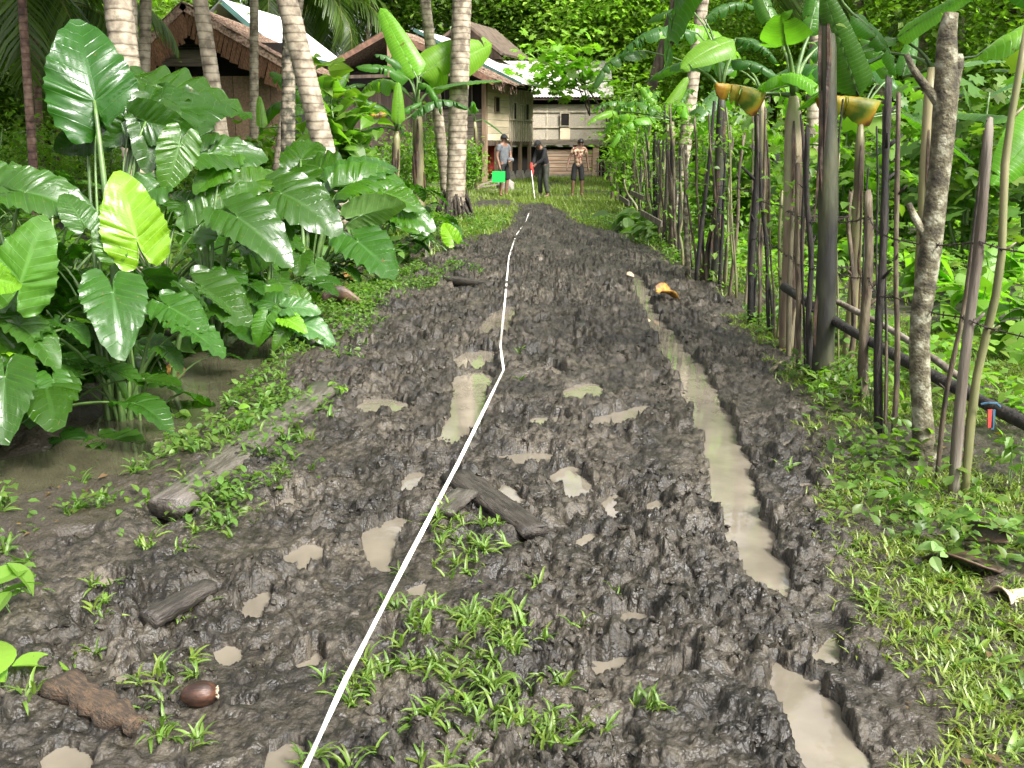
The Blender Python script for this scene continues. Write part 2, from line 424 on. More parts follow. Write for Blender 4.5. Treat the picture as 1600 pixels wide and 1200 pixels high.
PUD = [band([(992,428,7),(1003,458,12),(1013,490,9),(1035,520,17),(1060,560,20),(1085,590,21),(1100,630,24),(1121,670,26),(1128,700,31),(1138,740,33),(1150,790,31),(1165,830,33),(1180,870,36),(1200,915,37),(1214,948,24)]),
  band([(1215,1035,8),(1240,1065,26),(1258,1090,39),(1272,1130,49),(1290,1170,51),(1310,1230,54)]),
  [(1278,1000),(1300,1003),(1312,1030),(1284,1036)],
  [(1098,935),(1150,925),(1175,935),(1190,948),(1130,945)],
  [(760,500),(785,478),(810,480),(802,505),(780,535),(743,533),(742,520)],
  [(706,568),(730,550),(775,545),(771,577),(715,579)],
  [(706,586),(776,583),(762,620),(752,650),(737,680),(702,702),(665,706),(638,690),(690,685),(705,660),(708,620)],
  [(548,640),(590,618),(642,634),(626,648),(560,652)],
  [(628,765),(655,733),(668,745),(652,782),(618,782)],
  [(573,848),(600,810),(634,812),(616,860),(606,896),(584,892),(578,866)],
  [(433,887),(470,853),(507,865),(502,890),(448,897)],
  [(433,792),(455,770),(464,790),(445,802)],
  [(373,957),(400,928),(432,930),(412,972),(378,972)],
  [(138,920),(160,903),(187,915),(176,937),(148,937)],
  [(468,1042),(500,1018),(522,1030),(490,1054)],
  [(66,1200),(88,1163),(122,1158),(145,1200),(122,1260),(76,1260)],
  [(400,1190),(430,1163),(457,1175),(445,1215),(405,1220)],
  [(358,1107),(402,1098),(397,1117),(363,1121)],
  [(878,616),(910,598),(947,602),(932,626),(888,634)],
  [(823,656),(882,653),(882,670),(828,668)],
  [(913,667),(950,648),(1020,630),(1020,650),(965,670),(923,675)],
  [(768,716),(815,709),(872,708),(867,724),(788,731)],
  [(860,740),(902,726),(917,750),(928,777),(900,788),(878,766)],
  [(943,800),(960,773),(988,790),(982,822),(953,817)],
  [(1003,790),(1035,778),(1053,805),(1020,818)],
  [(773,770),(800,757),(817,790),(790,798)],
  [(938,972),(985,953),(1029,965),(1022,987),(958,988)],
  [(868,972),(905,953),(918,970),(880,983)],
  [(978,907),(1015,888),(1033,900),(1000,918)],
  [(893,847),(930,828),(933,850),(905,863)],
  [(843,581),(870,573),(892,585),(865,594)],
  [(1228,762),(1270,754),(1278,768),(1240,775)],
  [(1213,692),(1265,684),(1264,701),(1220,702)],
  [(1048,1072),(1090,1060),(1097,1080),(1060,1088)],
  [(912,1042),(970,1029),(977,1050),(920,1063)],
  [(836,398),(852,396),(852,408),(838,409)],
  [(628,1108),(668,1100),(672,1116),(640,1122)],
  [(180,1062),(205,1058),(206,1072),(184,1075)],
  [(640,920),(672,912),(676,930),(650,934)],
  [(330,1020),(372,1010),(380,1030),(345,1040)],
  [(10,1085),(60,1072),(66,1092),(20,1100)],
]
def chaikin(P, n=2):
    for _ in range(n):
        Q = []
        for a, b in zip(P, P[1:] + P[:1]):
            Q += [(a[0]*.75 + b[0]*.25, a[1]*.75 + b[1]*.25), (a[0]*.25 + b[0]*.75, a[1]*.25 + b[1]*.75)]
        P = Q
    return P
PUDW = [chaikin([gxy(u, v, WL) for u, v in p], 1 if len(p) > 14 else 2) for p in PUD]

def terrain(x, y, fine=False):
    """height of the land without the churned clods"""
    z = 0.05 * fbm(x * 0.5, y * 0.5, 3, 5) * sstep(0.5, 2.5, np.abs(x)) + 0.015 * fbm(x*2.1, y*2.1, 2, 8)
    d, p = seg_dist(x, y, DITCH)
    hw = np.interp(p, np.arange(len(DITCH_W)), DITCH_W)
    hw = hw * (1 + 0.35 * fbm(x * 1.7, y * 1.7, 2, 31))
    lefts = x < np.interp(y, [p[1] for p in DITCH], [p[0] for p in DITCH])
    z = z - 0.27 * (1 - sstep(hw * 0.8, hw * np.where(lefts, 3.2, 1.45), d))
    z = z + 0.10 * sstep(2.2, 6.0, x) + 0.1 * sstep(20, 34, y)
    r = np.hypot(x, y)
    z = z + sstep(70, 130, y) * (6 + 16 * sstep(-5, 60, x)) * (1 + 0.2 * fbm(x*0.03, y*0.03, 3, 77))
    return z
def wedge(y):
    return np.minimum(3.1, 0.43 * y + 0.85)

# high-resolution churned strip
ys = [1.2]
while ys[-1] < 31.0:
    ys.append(ys[-1] + max(0.0078, 0.0037 * ys[-1]))
ys = np.array(ys); NX = 630
sx = np.linspace(-1, 1, NX)
Yg, Sg = np.meshgrid(ys, sx, indexing='ij')
Xg = Sg * wedge(Yg) - 0.15
H = terrain(Xg, Yg)
wx = Xg + 0.06 * fbm(Xg*6, Yg*6, 4, 3); wy = Yg + 0.06 * fbm(Xg*6+40, Yg*6, 4, 4)
msd = poly_sd(wx + 0.12*fbm(Xg*2.3, Yg*2.3, 2, 12), wy, MUD)
mudm = 1 - sstep(-0.12, 0.22, msd)
amp = 0.4 + 0.6 * mudm
smoothpatch = sstep(0.30, 0.52, fbm(Xg*1.6, Yg*1.6, 3, 21))         # slick trodden places
amp *= 1 - 0.35 * smoothpatch
big = fbm(Xg*1.7, Yg*1.7, 3, 41) * 0.045
d0, r0 = worley(wx*5.5, wy*5.5, 50); l0 = np.clip(1 - d0*d0*1.7, 0, 1) * (0.25 + 0.75*r0)
d1, r1, t1 = worley(wx*13, wy*13, 51, True);  l1 = (0.5*np.sqrt(np.clip(1 - d1*d1*1.9, 0, 1)) + 0.5*(1 - sstep(0.42, 0.66, d1))) * (0.15 + 0.85*r1) + 0.55*t1*(1 - sstep(0.4, 0.7, d1))
d2, r2, t2 = worley(wx*31 + l1, wy*31, 52, True); l2 = (0.5*np.sqrt(np.clip(1 - d2*d2*2.0, 0, 1)) + 0.5*(1 - sstep(0.42, 0.66, d2))) * (0.2 + 0.8*r2) + 0.55*t2*(1 - sstep(0.4, 0.7, d2))
d3, r3 = worley(wx*75, wy*75 + l2, 53); l3 = np.sqrt(np.clip(1 - d3*d3*2.0, 0, 1)) * (0.2 + 0.8*r3)
fade3 = 1 - sstep(5, 9, Yg)
rough_z = np.clip(0.9 + 0.8 * fbm(Xg*2.6, Yg*2.6, 3, 61), 0.5, 1.4)
far = 1 + 0.5*sstep(5, 12, Yg)
H = H + amp * far * (big + rough_z * (0.052*(l0-0.4) + 0.044*(l1-0.42) + 0.018*(l2-0.5) + 0.010*fade3*(l3-0.5)) + 0.012)
cr = 1 - 2*np.abs(vnoise(Xg*38, Yg*38, 91) - 0.5) + 0.6*(1 - 2*np.abs(vnoise(Xg*80, Yg*80, 92) - 0.5))
H = H - amp * far * (0.25 + 0.75*rough_z) * 0.008 * np.clip(cr - 0.85, 0, 1)**1.0
dh, rh = worley(wx*2.3, wy*2.0, 71)                                   # hoof and foot holes
H = H - amp * 0.075 * (1 - sstep(0.12, 0.22, dh)) * (rh > 0.62)
DH = H.copy()
for P in PUDW:
    P = np.array(P)
    b0 = P.min(0) - 0.25; b1 = P.max(0) + 0.25
    jm = (Yg[:, 0] > b0[1]) & (Yg[:, 0] < b1[1])
    if not jm.any(): continue
    js = np.where(jm)[0]; sl = slice(js[0], js[-1] + 1)
    x = Xg[sl]; y = Yg[sl]
    sd_ = poly_sd(x + 0.055*fbm(x*7, y*7, 4, 81), y + 0.06*fbm(x*7 + 50, y*7, 4, 82), P)
    h = H[sl]; sd_ = sd_ - 0.012
    rim = np.maximum(h, WL + 0.012 + 0.25*(h + 0.02).clip(0, 0.1))
    out = np.where(sd_ < 0.18, rim + (h - rim) * sstep(0.08, 0.18, sd_), h)
    bed = WL - 0.006 - np.minimum(0.06, -sd_ * 0.55) + 0.5 * np.clip(h - 0.015, -0.02, 0.06)
    H[sl] = np.where(sd_ < 0, bed, out)
# plain skirt at the strip's border
edge = np.minimum(np.minimum((1 - np.abs(Sg)) / 0.02, (Yg - ys[0]) / 0.1), (ys[-1] - Yg) / 0.6)
H = H - 0.06 * (1 - sstep(0, 1, edge))
nr, nc = H.shape
idx = np.arange(nr * nc).reshape(nr, nc)
quads = np.stack([idx[:-1, :-1], idx[:-1, 1:], idx[1:, 1:], idx[1:, :-1]], -1).reshape(-1, 4)
mcol = np.stack([mudm, smoothpatch, sstep(-0.05, 0.0, H)], -1).reshape(-1, 3)
mud_me = mesh_np('mud_road', np.stack([Xg, Yg, H], -1).reshape(-1, 3), quads, col=mcol)

def mud_material():
    m, n, out = new_mat('wet_mud')
    b = N(n, 'ShaderNodeBsdfPrincipled')
    tc = N(n, 'ShaderNodeTexCoord')
    at = N(n, 'ShaderNodeAttribute'); at.attribute_name = 'Col'
    sp = N(n, 'ShaderNodeSeparateColor'); L(n, at.outputs['Color'], sp.inputs[0])
    n1 = N(n, 'ShaderNodeTexNoise'); n1.inputs['Scale'].default_value = 3.0; n1.inputs['Detail'].default_value = 6
    n2 = N(n, 'ShaderNodeTexNoise'); n2.inputs['Scale'].default_value = 28.0; n2.inputs['Detail'].default_value = 6
    for q in (n1, n2): L(n, tc.outputs['Object'], q.inputs['Vector'])
    r1 = ramp(n, [(0.36, (0.016, 0.0134, 0.0095)), (0.5, (0.031, 0.026, 0.0185)), (0.66, (0.058, 0.049, 0.036))])
    L(n, n1.outputs['Fac'], r1.inputs[0])
    r2 = ramp(n, [(0.4, (0.5, 0.49, 0.47)), (0.6, (1.35, 1.33, 1.3))])
    L(n, n2.outputs['Fac'], r2.inputs[0])
    mu = N(n, 'ShaderNodeMixRGB'); mu.blend_type = 'MULTIPLY'; mu.inputs[0].default_value = 1
    L(n, r1.outputs[0], mu.inputs[1]); L(n, r2.outputs[0], mu.inputs[2])
    # bank soil is a little browner than the churned mud
    soil = N(n, 'ShaderNodeMixRGB'); soil.inputs[1].default_value = (0.034, 0.027, 0.018, 1)
    L(n, sp.outputs[0], soil.inputs[0]); L(n, mu.outputs[0], soil.inputs[2])
    L(n, soil.outputs[0], b.inputs['Base Color'])
    rr = N(n, 'ShaderNodeMapRange'); rr.inputs['From Min'].default_value = 0.3; rr.inputs['From Max'].default_value = 0.7
    rr.inputs['To Min'].default_value = 0.28; rr.inputs['To Max'].default_value = 0.75
    n3 = N(n, 'ShaderNodeTexNoise'); n3.inputs['Scale'].default_value = 14.0; n3.inputs['Detail'].default_value = 4
    L(n, tc.outputs['Object'], n3.inputs['Vector']); L(n, n3.outputs['Fac'], rr.inputs[0])
    L(n, rr.outputs[0], b.inputs['Roughness'])
    b.inputs['Specular IOR Level'].default_value = 0.5
    v1 = N(n, 'ShaderNodeTexNoise'); v1.inputs['Scale'].default_value = 130; v1.inputs['Detail'].default_value = 4
    v2 = N(n, 'ShaderNodeTexVoronoi'); v2.inputs['Scale'].default_value = 70
    for q in (v1, v2): L(n, tc.outputs['Object'], q.inputs['Vector'])
    sb = N(n, 'ShaderNodeMath', operation='SUBTRACT'); L(n, v1.outputs['Fac'], sb.inputs[0]); L(n, v2.outputs['Distance'], sb.inputs[1])
    bp = N(n, 'ShaderNodeBump'); bp.inputs['Strength'].default_value = 0.6; bp.inputs['Distance'].default_value = 0.008
    L(n, sb.outputs[0], bp.inputs['Height']); L(n, bp.outputs[0], b.inputs['Normal'])
    L(n, b.outputs[0], out.inputs[0])
    return m
M['mud'] = mud_material()
tag(obj('mud_road', mud_me, M['mud']), 'churned wet dark mud track running to the houses', None, None, 'structure')

def ground_h(x, y):
    """height of the built surface at points (arrays)"""
    x = np.asarray(x, float); y = np.asarray(y, float)
    z = terrain(x, y)
    s = (x + 0.15) / wedge(y)
    j = np.clip(np.searchsorted(ys, y) - 1, 0, nr - 2)
    i = np.clip(((s + 1) / 2 * (NX - 1)).astype(int), 0, nc - 2)
    ins = (np.abs(s) < 0.985) & (y > ys[0] + 0.1) & (y < ys[-1] - 0.5)
    return np.where(ins, H[j, i], z)
def gz(x, y): return float(ground_h(np.array([x]), np.array([y]))[0])
def on_ground(u, v, n=3):
    z = 0.0
    for _ in range(n):
        p = G(u, v, z); z = gz(p.x, p.y)
    return Vector((p.x, p.y, z))

# the land all round, out to the horizon
def axis(lo, hi, fine_lo, fine_hi, step, grow=1.16):
    a = list(np.arange(fine_lo, fine_hi, step)); s = step
    while a[-1] < hi: s *= grow; a.append(a[-1] + s)
    s = step; b = [fine_lo]
    while b[-1] > lo: s *= grow; b.append(b[-1] - s)
    return np.array(b[:0:-1] + a)
gx = axis(-320, 320, -7, 8, 0.12); gy = axis(-120, 620, -1, 34, 0.14)
X2, Y2 = np.meshgrid(gx, gy)
Z2 = terrain(X2, Y2) + 0.05 * fbm(X2*2.5, Y2*2.5, 4, 90) * (np.abs(X2) < 9) * sstep(0.985, 1.15, np.abs(X2 + 0.15) / wedge(np.clip(Y2, 0, None)))
s2 = np.abs(X2 + 0.15) / wedge(np.clip(Y2, 0, None))
inn = np.minimum(np.minimum((0.985 - s2) * 20, (Y2 - ys[0] - 0.12) * 6), (ys[-1] - 0.5 - Y2) * 3)
Z2 = Z2 - 0.3 * np.clip(inn, 0, 1)
n2r, n2c = X2.shape
id2 = np.arange(n2r * n2c).reshape(n2r, n2c)
q2 = np.stack([id2[:-1, :-1], id2[:-1, 1:], id2[1:, 1:], id2[1:, :-1]], -1).reshape(-1, 4)
M['soil'] = simple('damp_leafy_soil', (0.03, 0.025, 0.016), (0.013, 0.011, 0.008), 2.5, 0.85, 0.6, bscale=30, c3=(0.045, 0.05, 0.02))
tag(obj('ground', mesh_np('ground', np.stack([X2, Y2, Z2], -1).reshape(-1, 3), q2), M['soil']), 'damp soil of the garden land around the track', None, None, 'structure')

# water
def water_material(name, c, rough, bump):
    m, n, out = new_mat(name)
    b = N(n, 'ShaderNodeBsdfPrincipled'); b.inputs['Roughness'].default_value = rough; b.inputs['IOR'].default_value = 1.6
    tc = N(n, 'ShaderNodeTexCoord'); t = N(n, 'ShaderNodeTexNoise'); t.inputs['Scale'].default_value = 5; t.inputs['Detail'].default_value = 4
    L(n, tc.outputs['Object'], t.inputs['Vector'])
    r = ramp(n, [(0.35, tuple(k*0.8 for k in c)), (0.65, tuple(k*1.12 for k in c))]); L(n, t.outputs['Fac'], r.inputs[0]); L(n, r.outputs[0], b.inputs['Base Color'])
    t2 = N(n, 'ShaderNodeTexNoise'); t2.inputs['Scale'].default_value = 16; L(n, tc.outputs['Object'], t2.inputs['Vector'])
    bp = N(n, 'ShaderNodeBump'); bp.inputs['Strength'].default_value = bump; bp.inputs['Distance'].default_value = 0.003
    L(n, t2.outputs['Fac'], bp.inputs['Height']); L(n, bp.outputs[0], b.inputs['Normal'])
    L(n, b.outputs[0], out.inputs[0])
    return m
M['puddle'] = water_material('muddy_puddle_water', (0.172, 0.15, 0.115), 0.015, 0.18)
M['ditchw'] = water_material('ditch_water', (0.06, 0.056, 0.034), 0.03, 0.3)
for k, P in enumerate(PUDW):
    P = np.array(P)
    # widen the outline a little so that the sheet ends inside the mud rim
    area = 0.5 * np.sum(P[:, 0]*np.roll(P[:, 1], -1) - np.roll(P[:, 0], -1)*P[:, 1])
    e = np.roll(P, -1, 0) - np.roll(P, 1, 0); nn = np.stack([e[:, 1], -e[:, 0]], -1) / (np.linalg.norm(e, axis=1)[:, None] + 1e-9)
    Q = P + nn * (0.075 if area > 0 else -0.075)
    V = [(a, b_, WL) for a, b_ in Q]
    f = list(range(len(V))) if area > 0 else list(range(len(V) - 1, -1, -1))
    me = bpy.data.meshes.new('puddle'); me.from_pydata(V, [], [f]); me.update()
    tag(obj('puddle', me, M['puddle']), 'muddy brown rainwater lying in the track', None, 'puddles in the track', 'structure')
V = []
for k, (x, y) in enumerate(DITCH):
    a = np.array(DITCH[max(k-1, 0)]); b = np.array(DITCH[min(k+1, len(DITCH)-1)])
    t = (b - a) / np.linalg.norm(b - a); q = np.array([-t[1], t[0]])
    for s in (-1, 1):
        pz = np.array([x, y]) + q * s * (DITCH_W[k] * 1.45); V.append((pz[0], pz[1], -0.14))
Fq = [(2*k, 2*k+1, 2*k+3, 2*k+2)[::-1] for k in range(len(DITCH) - 1)]
tag(obj('ditch_water', mesh_np('ditch_water', V, Fq, smooth=False), M['ditchw']), 'murky water standing in the ditch beside the track', None, None, 'structure')

# ================================================================== SCATTERED SMALL GREENERY
def rot_mats(yaw, pitch, roll):
    cy, sy = np.cos(yaw), np.sin(yaw); cp, sp_ = np.cos(pitch), np.sin(pitch); cr, sr = np.cos(roll), np.sin(roll)
    z = np.zeros_like(yaw); o = np.ones_like(yaw)
    Rz = np.stack([np.stack([cy, -sy, z], -1), np.stack([sy, cy, z], -1), np.stack([z, z, o], -1)], -2)
    Rx = np.stack([np.stack([o, z, z], -1), np.stack([z, cp, -sp_], -1), np.stack([z, sp_, cp], -1)], -2)
    Ry = np.stack([np.stack([cr, z, sr], -1), np.stack([z, o, z], -1), np.stack([-sr, z, cr], -1)], -2)
    return Rz @ Rx @ Ry
def scatter(name, tv, tf, pos, yaw, pitch, roll, scale, col, smooth=True):
    """one mesh of many copies of a small template (leaf along +Y)"""
    tv = np.asarray(tv, float); tf = np.asarray(tf, int)
    n = len(pos)
    R = rot_mats(np.asarray(yaw), np.asarray(pitch), np.asarray(roll))
    sc = np.asarray(scale)
    if sc.ndim == 1: sc = np.repeat(sc[:, None], 3, 1)
    P = tv[None] * sc[:, None, :]
    P = np.einsum('nij,nkj->nki', R, P) + np.asarray(pos)[:, None, :]
    Fa = (tf[None] + (np.arange(n) * len(tv))[:, None, None]).reshape(-1, tf.shape[1])
    C = np.repeat(np.asarray(col), len(tv), 0)
    return mesh_np(name, P.reshape(-1, 3), Fa, col=C, smooth=smooth)
def strip_tmpl(ts, ws, zs, fold=0.0):
    """leaf blade along +Y; rows of 3 verts (left, mid, right)"""
    V = []; Fq = []
    for t, w_, z in zip(ts, ws, zs):
        V += [(-w_, t, z + fold*w_), (0, t, z), (w_, t, z + fold*w_)]
    for k in range(len(ts) - 1):
        a = 3*k
        Fq += [(a, a+1, a+4, a+3), (a+1, a+2, a+5, a+4)]
    return np.array(V), np.array(Fq)
BLADE = strip_tmpl([0, .3, .6, .85, 1], [.05, .075, .065, .04, .004], [0, .05, .04, -.06, -.2], 0.5)
GRASS = (np.array([(-.03, 0, 0), (.03, 0, 0), (-.026, .5, .04), (.026, .5, .04), (-.003, 1, -.1), (.003, 1, -.1)]), np.array([(0, 1, 3, 2), (2, 3, 5, 4)]))
LAWN = (np.array([(-.03, 0, 0), (.03, 0, 0), (.006, 1, 0), (-.006, 1, 0)]), np.array([(0, 1, 2, 3)]))
HEART_LO = (np.array([(-.3, -.15, 0), (.3, -.15, 0), (-.43, .12, .04), (.43, .12, .04), (-.24, .65, 0), (.24, .65, 0), (-.01, 1, -.1), (.01, 1, -.1)]), np.array([(0, 1, 3, 2), (2, 3, 5, 4), (4, 5, 7, 6)]))
OVATE = strip_tmpl([0, .25, .6, 1], [.02, .28, .26, .01], [0, .03, .03, -.06], 0.3)
OVATE_HI = strip_tmpl([0, .08, .18, .3, .45, .6, .75, .88, 1], [.015, .12, .21, .27, .29, .26, .18, .09, .004], [0, .02, .035, .04, .04, .03, .0, -.04, -.1], 0.35)
HEART_HI = strip_tmpl([-.2, -.14, -.04, .1, .25, .42, .6, .78, .9, 1], [.16, .34, .42, .45, .43, .37, .27, .15, .07, .004], [-.06, -.03, 0, .02, .03, .02, 0, -.05, -.1, -.15], 0.25)
OVATE2 = strip_tmpl([0, .4, 1], [.03, .26, .01], [0, .02, -.06], 0.35)
HEART = strip_tmpl([-.18, 0, .25, .6, 1], [.3, .42, .44, .28, .01], [-.05, 0, .03, 0, -.14], 0.25)
def greens(n, base=(0.075, 0.15, 0.025), var=0.35, yellow=0.25, light=1.0):
    b = np.array(base)[None] * light * (1 + var * rng.uniform(-1, 1, (n, 1)))
    yl = rng.uniform(0, 1, (n, 1))**2 * yellow
    return np.clip(b * (1 - yl) + np.array([[0.2, 0.23, 0.03]]) * light * yl, 0.004, 0.7)
def px_points(spec):
    """spots given in the photograph: (u, v, ru, rv, n) -> ground points"""
    P = []
    for u, v, ru, rv, n in spec:
        for _ in range(n):
            a = random.uniform(0, 6.283); r = math.sqrt(random.random())
            p = G(u + ru*r*math.cos(a), v + rv*r*math.sin(a), 0.0); P.append((p.x, p.y))
    P = np.array(P)
    return np.column_stack([P, ground_h(P[:, 0], P[:, 1])])
def tufts(P, blades, length, lo=0.35, hi=1.25, tm=BLADE, col=None, lvar=0.4, wide=1.0):
    n = len(P) * blades
    pos = np.repeat(P, blades, 0).copy()
    pos[:, :2] += rng.normal(0, 0.008, (n, 2)); pos[:, 2] -= 0.006
    sc = length * (1 + lvar * rng.uniform(-1, 1, n))
    sc3 = np.stack([sc*wide, sc, sc], -1)
    return (tm[0], tm[1], pos, rng.uniform(0, 6.283, n), rng.uniform(lo, hi, n), rng.normal(0, 0.3, n), sc3, greens(n) if col is None else col(n))
def wet_ok(P, sea=-0.03): return P[P[:, 2] > sea]

# broad-bladed weeds rooted in the churned mud
W1 = [(720,860,55,45,16),(770,850,40,25,9),(700,830,30,20,8),(640,970,30,28,9),(600,1030,35,35,10),(560,1085,25,25,7),(750,960,70,40,15),(720,1010,60,35,14),
      (790,1010,50,40,11),(690,1060,50,30,9),(760,1060,60,40,13),(820,1120,60,50,14),(720,1130,60,40,13),(690,1185,60,25,12),(850,1070,35,20,8),(235,1085,22,30,7),
      (275,1150,35,30,10),(165,975,25,25,6),(310,960,28,28,5),(270,1040,45,18,8),(155,915,35,25,5),(440,740,12,8,3),(500,690,14,8,2),(530,610,20,14,5),(130,1010,40,25,4),
      (895,1000,20,15,4),(930,1145,30,20,5),(1010,1115,25,20,4),(880,1175,40,20,6),(340,830,50,30,7),(400,810,30,25,5),(250,860,40,30,8),(340,700,50,30,9),(300,740,40,25,6),(560,1190,40,20,4),
      (480,1185,20,15,4),(815,545,10,8,2),(820,600,8,6,2),(1220,740,15,10,2),(960,930,10,6,1),(45,1100,25,20,3),(380,910,30,15,2)]
P = wet_ok(px_points(W1))
P = np.vstack([P, P[:len(P)//2] + rng.normal(0, 1, (len(P)//2, 3)) * np.array([0.06, 0.06, 0])])
P[:, 2] = ground_h(P[:, 0], P[:, 1]); P = wet_ok(P); P = P[rng.uniform(0, 1, len(P)) < 0.66]
d = tufts(P, 8, 0.058, 0.1, 1.2, BLADE, lambda n: greens(n, (0.1, 0.18, 0.03), 0.4, 0.5), 0.5)
tag(obj('weed_grass', scatter('weed_grass', *d), M['grass']), 'bright broad-bladed weeds sprouting in the churned mud', 'weeds', None, 'stuff')

# short grass of the right verge and of the clearing
def field(n, x0, x1, y0, y1, dens):
    x = rng.uniform(x0, x1, n); y = y0 + (y1 - y0) * rng.uniform(0, 1, n)
    k = rng.uniform(0, 1, n) < dens(x, y)
    return np.column_stack([x[k], y[k], ground_h(x[k], y[k])])
def mud_sd(x, y): return poly_sd(x + 0.12*fbm(x*2.3, y*2.3, 2, 12), y, MUD)
def d_verge(x, y):
    return sstep(-0.12, 0.28, mud_sd(x, y)) * sstep(-0.38, 0.25, fbm(x*2.2, y*2.2, 4, 101)) * (x > 0)
P = field(84000, 0.75, 4.2, 1.4, 9.5, d_verge)
d = tufts(P, 3, 0.042, 0.1, 1.1, GRASS, lambda n: greens(n, (0.14, 0.2, 0.034), 0.5, 0.7), 0.5, 2.2)
tag(obj('verge_grass', scatter('verge_grass', *d), M['grass']), 'short bright grass on the verge along the stake fence', 'grass', None, 'stuff')
P2 = P[rng.uniform(0, 1, len(P)) < 0.045]
d = tufts(P2, 6, 0.055, 0.1, 0.8, BLADE, lambda n: greens(n, (0.1, 0.18, 0.03), 0.4, 0.5), 0.5, 1.6)
tag(obj('verge_weeds', scatter('verge_weeds', *d), M['grass']), 'small leafy weeds among the verge grass', 'weeds', None, 'stuff')
def d_lawn(x, y):
    return sstep(-0.15, 0.25, mud_sd(x, y)) * sstep(9, 15, y) * (1 - sstep(30, 46, y)*0.55) * sstep(-0.5, 0.1, fbm(x*0.7, y*0.7, 3, 103))
P = field(80000, -6, 4, 9, 47, d_lawn)
d = tufts(P, 3, 0.11, 0.3, 1.3, LAWN, lambda n: greens(n, (0.17, 0.24, 0.045), 0.35, 0.6), 0.5, 2.4)
tag(obj('lawn_grass', scatter('lawn_grass', *d), M['grass']), 'pale sunlit grass of the clearing before the houses', 'grass', None, 'stuff')

# creeping leafy weeds on the bank between track and ditch
def d_bank(x, y):
    dd, pp = seg_dist(x, y, DITCH)
    hw = np.interp(pp, np.arange(len(DITCH_W)), DITCH_W)
    side = x > np.interp(y, [p[1] for p in DITCH], [p[0] for p in DITCH])
    return (sstep(hw*0.9, hw*1.3, dd) * (1 - sstep(hw + 0.4 + 0.3*(y < 5.2), hw + 0.9 + 0.35*(y < 5.2), dd + 0.3*fbm(x*2, y*2, 2, 19)))) * side * sstep(-0.4, 0.15, fbm(x*2.6, y*2.6, 3, 107))
P = field(52000, -4.2, -0.6, 2.2, 13, d_bank)
P = wet_ok(P, -0.1)
n = len(P)
pos = P.copy(); pos[:, 2] += rng.uniform(0.0, 0.09, n)
me = scatter('bank_creeper', OVATE[0], OVATE[1], pos, rng.uniform(0, 6.28, n), rng.uniform(-0.5, 0.7, n), rng.normal(0, 0.35, n), rng.uniform(0.022, 0.06, n), greens(n, (0.085, 0.17, 0.03), 0.4, 0.35))
tag(obj('bank_creeper', me, M['leaf']), 'small-leaved creeping weeds on the ditch bank', 'weeds', None, 'stuff')
d = tufts(P[rng.uniform(0, 1, n) < 0.12], 5, 0.08, 0.3, 1.2)
tag(obj('bank_grass', scatter('bank_grass', *d), M['grass']), 'grass blades standing among the creeping bank weeds', 'grass', None, 'stuff')
# low herbs along the foot of the fence and the far left edge of the track
def d_foot(x, y):
    return sstep(-0.02, 0.2, mud_sd(x, y)) * (1 - sstep(0.7, 1.3, mud_sd(x, y))) * sstep(-0.25, 0.2, fbm(x*1.6, y*1.6, 3, 111))
P = field(120000, -3.6, 3.6, 3.6, 22, d_foot)
P = P[(P[:, 0] > 0) | (P[:, 1] > 9)]
P = wet_ok(P, -0.15)
n = len(P); pos = P.copy(); pos[:, 2] += rng.uniform(0.0, 0.16, n)
me = scatter('fence_foot_herbs', OVATE[0], OVATE[1], pos, rng.uniform(0, 6.28, n), rng.uniform(-0.4, 0.9, n), rng.normal(0, 0.35, n), rng.uniform(0.025, 0.075, n), greens(n, (0.085, 0.165, 0.03), 0.4, 0.35))
tag(obj('edge_herbs', me, M['leaf']), 'low leafy herbs along both edges of the track', 'weeds', None, 'stuff')

# leafy crop covering the plot beyond the fence
def d_crop(x, y):
    fx = 2.15 + 0.0*y
    return sstep(0.15, 0.7, x - np.interp(y, FENCE_Y, FENCE_X)) * sstep(-0.55, 0.0, fbm(x*0.9, y*0.9, 3, 113))
FENCE_PX = [(1640, 900), (1507, 780), (1447, 712), (1375, 672), (1298, 588), (1222, 548), (1175, 500), (1131, 450), (1076, 426), (1040, 386), (1000, 345), (955, 310)]
FENCE = sorted([gxy(u, v) for u, v in FENCE_PX], key=lambda p: p[1])
FENCE_Y = [p[1] for p in FENCE]; FENCE_X = [p[0] for p in FENCE]
n0 = 46000
x = rng.uniform(1.6, 15, n0); y = 2.6 + 30 * rng.uniform(0, 1, n0)**1.35
k = rng.uniform(0, 1, n0) < d_crop(x, y); x = x[k]; y = y[k]
P = np.column_stack([x, y, ground_h(x, y)]); n = len(P)
pos = P.copy()
pos[:, 2] += np.abs(0.08 + 0.34 * (0.5 + 0.5*fbm(x*1.3, y*1.3, 2, 117)) * rng.uniform(0.2, 1.25, n))
near = 1 - sstep(6, 14, y)
me = scatter('crop_leaves', HEART_LO[0], HEART_LO[1], pos, rng.uniform(0, 6.28, n), rng.uniform(-0.7, 0.3, n), rng.normal(0, 0.35, n), rng.uniform(0.05, 0.12, n) * (1.25 - 0.4*near), greens(n, (0.11, 0.22, 0.035), 0.4, 0.5, 1.2))
tag(obj('crop_leaves', me, M['leaf']), 'low broad-leaved vine crop covering the plot behind the fence', 'crop', None, 'stuff')

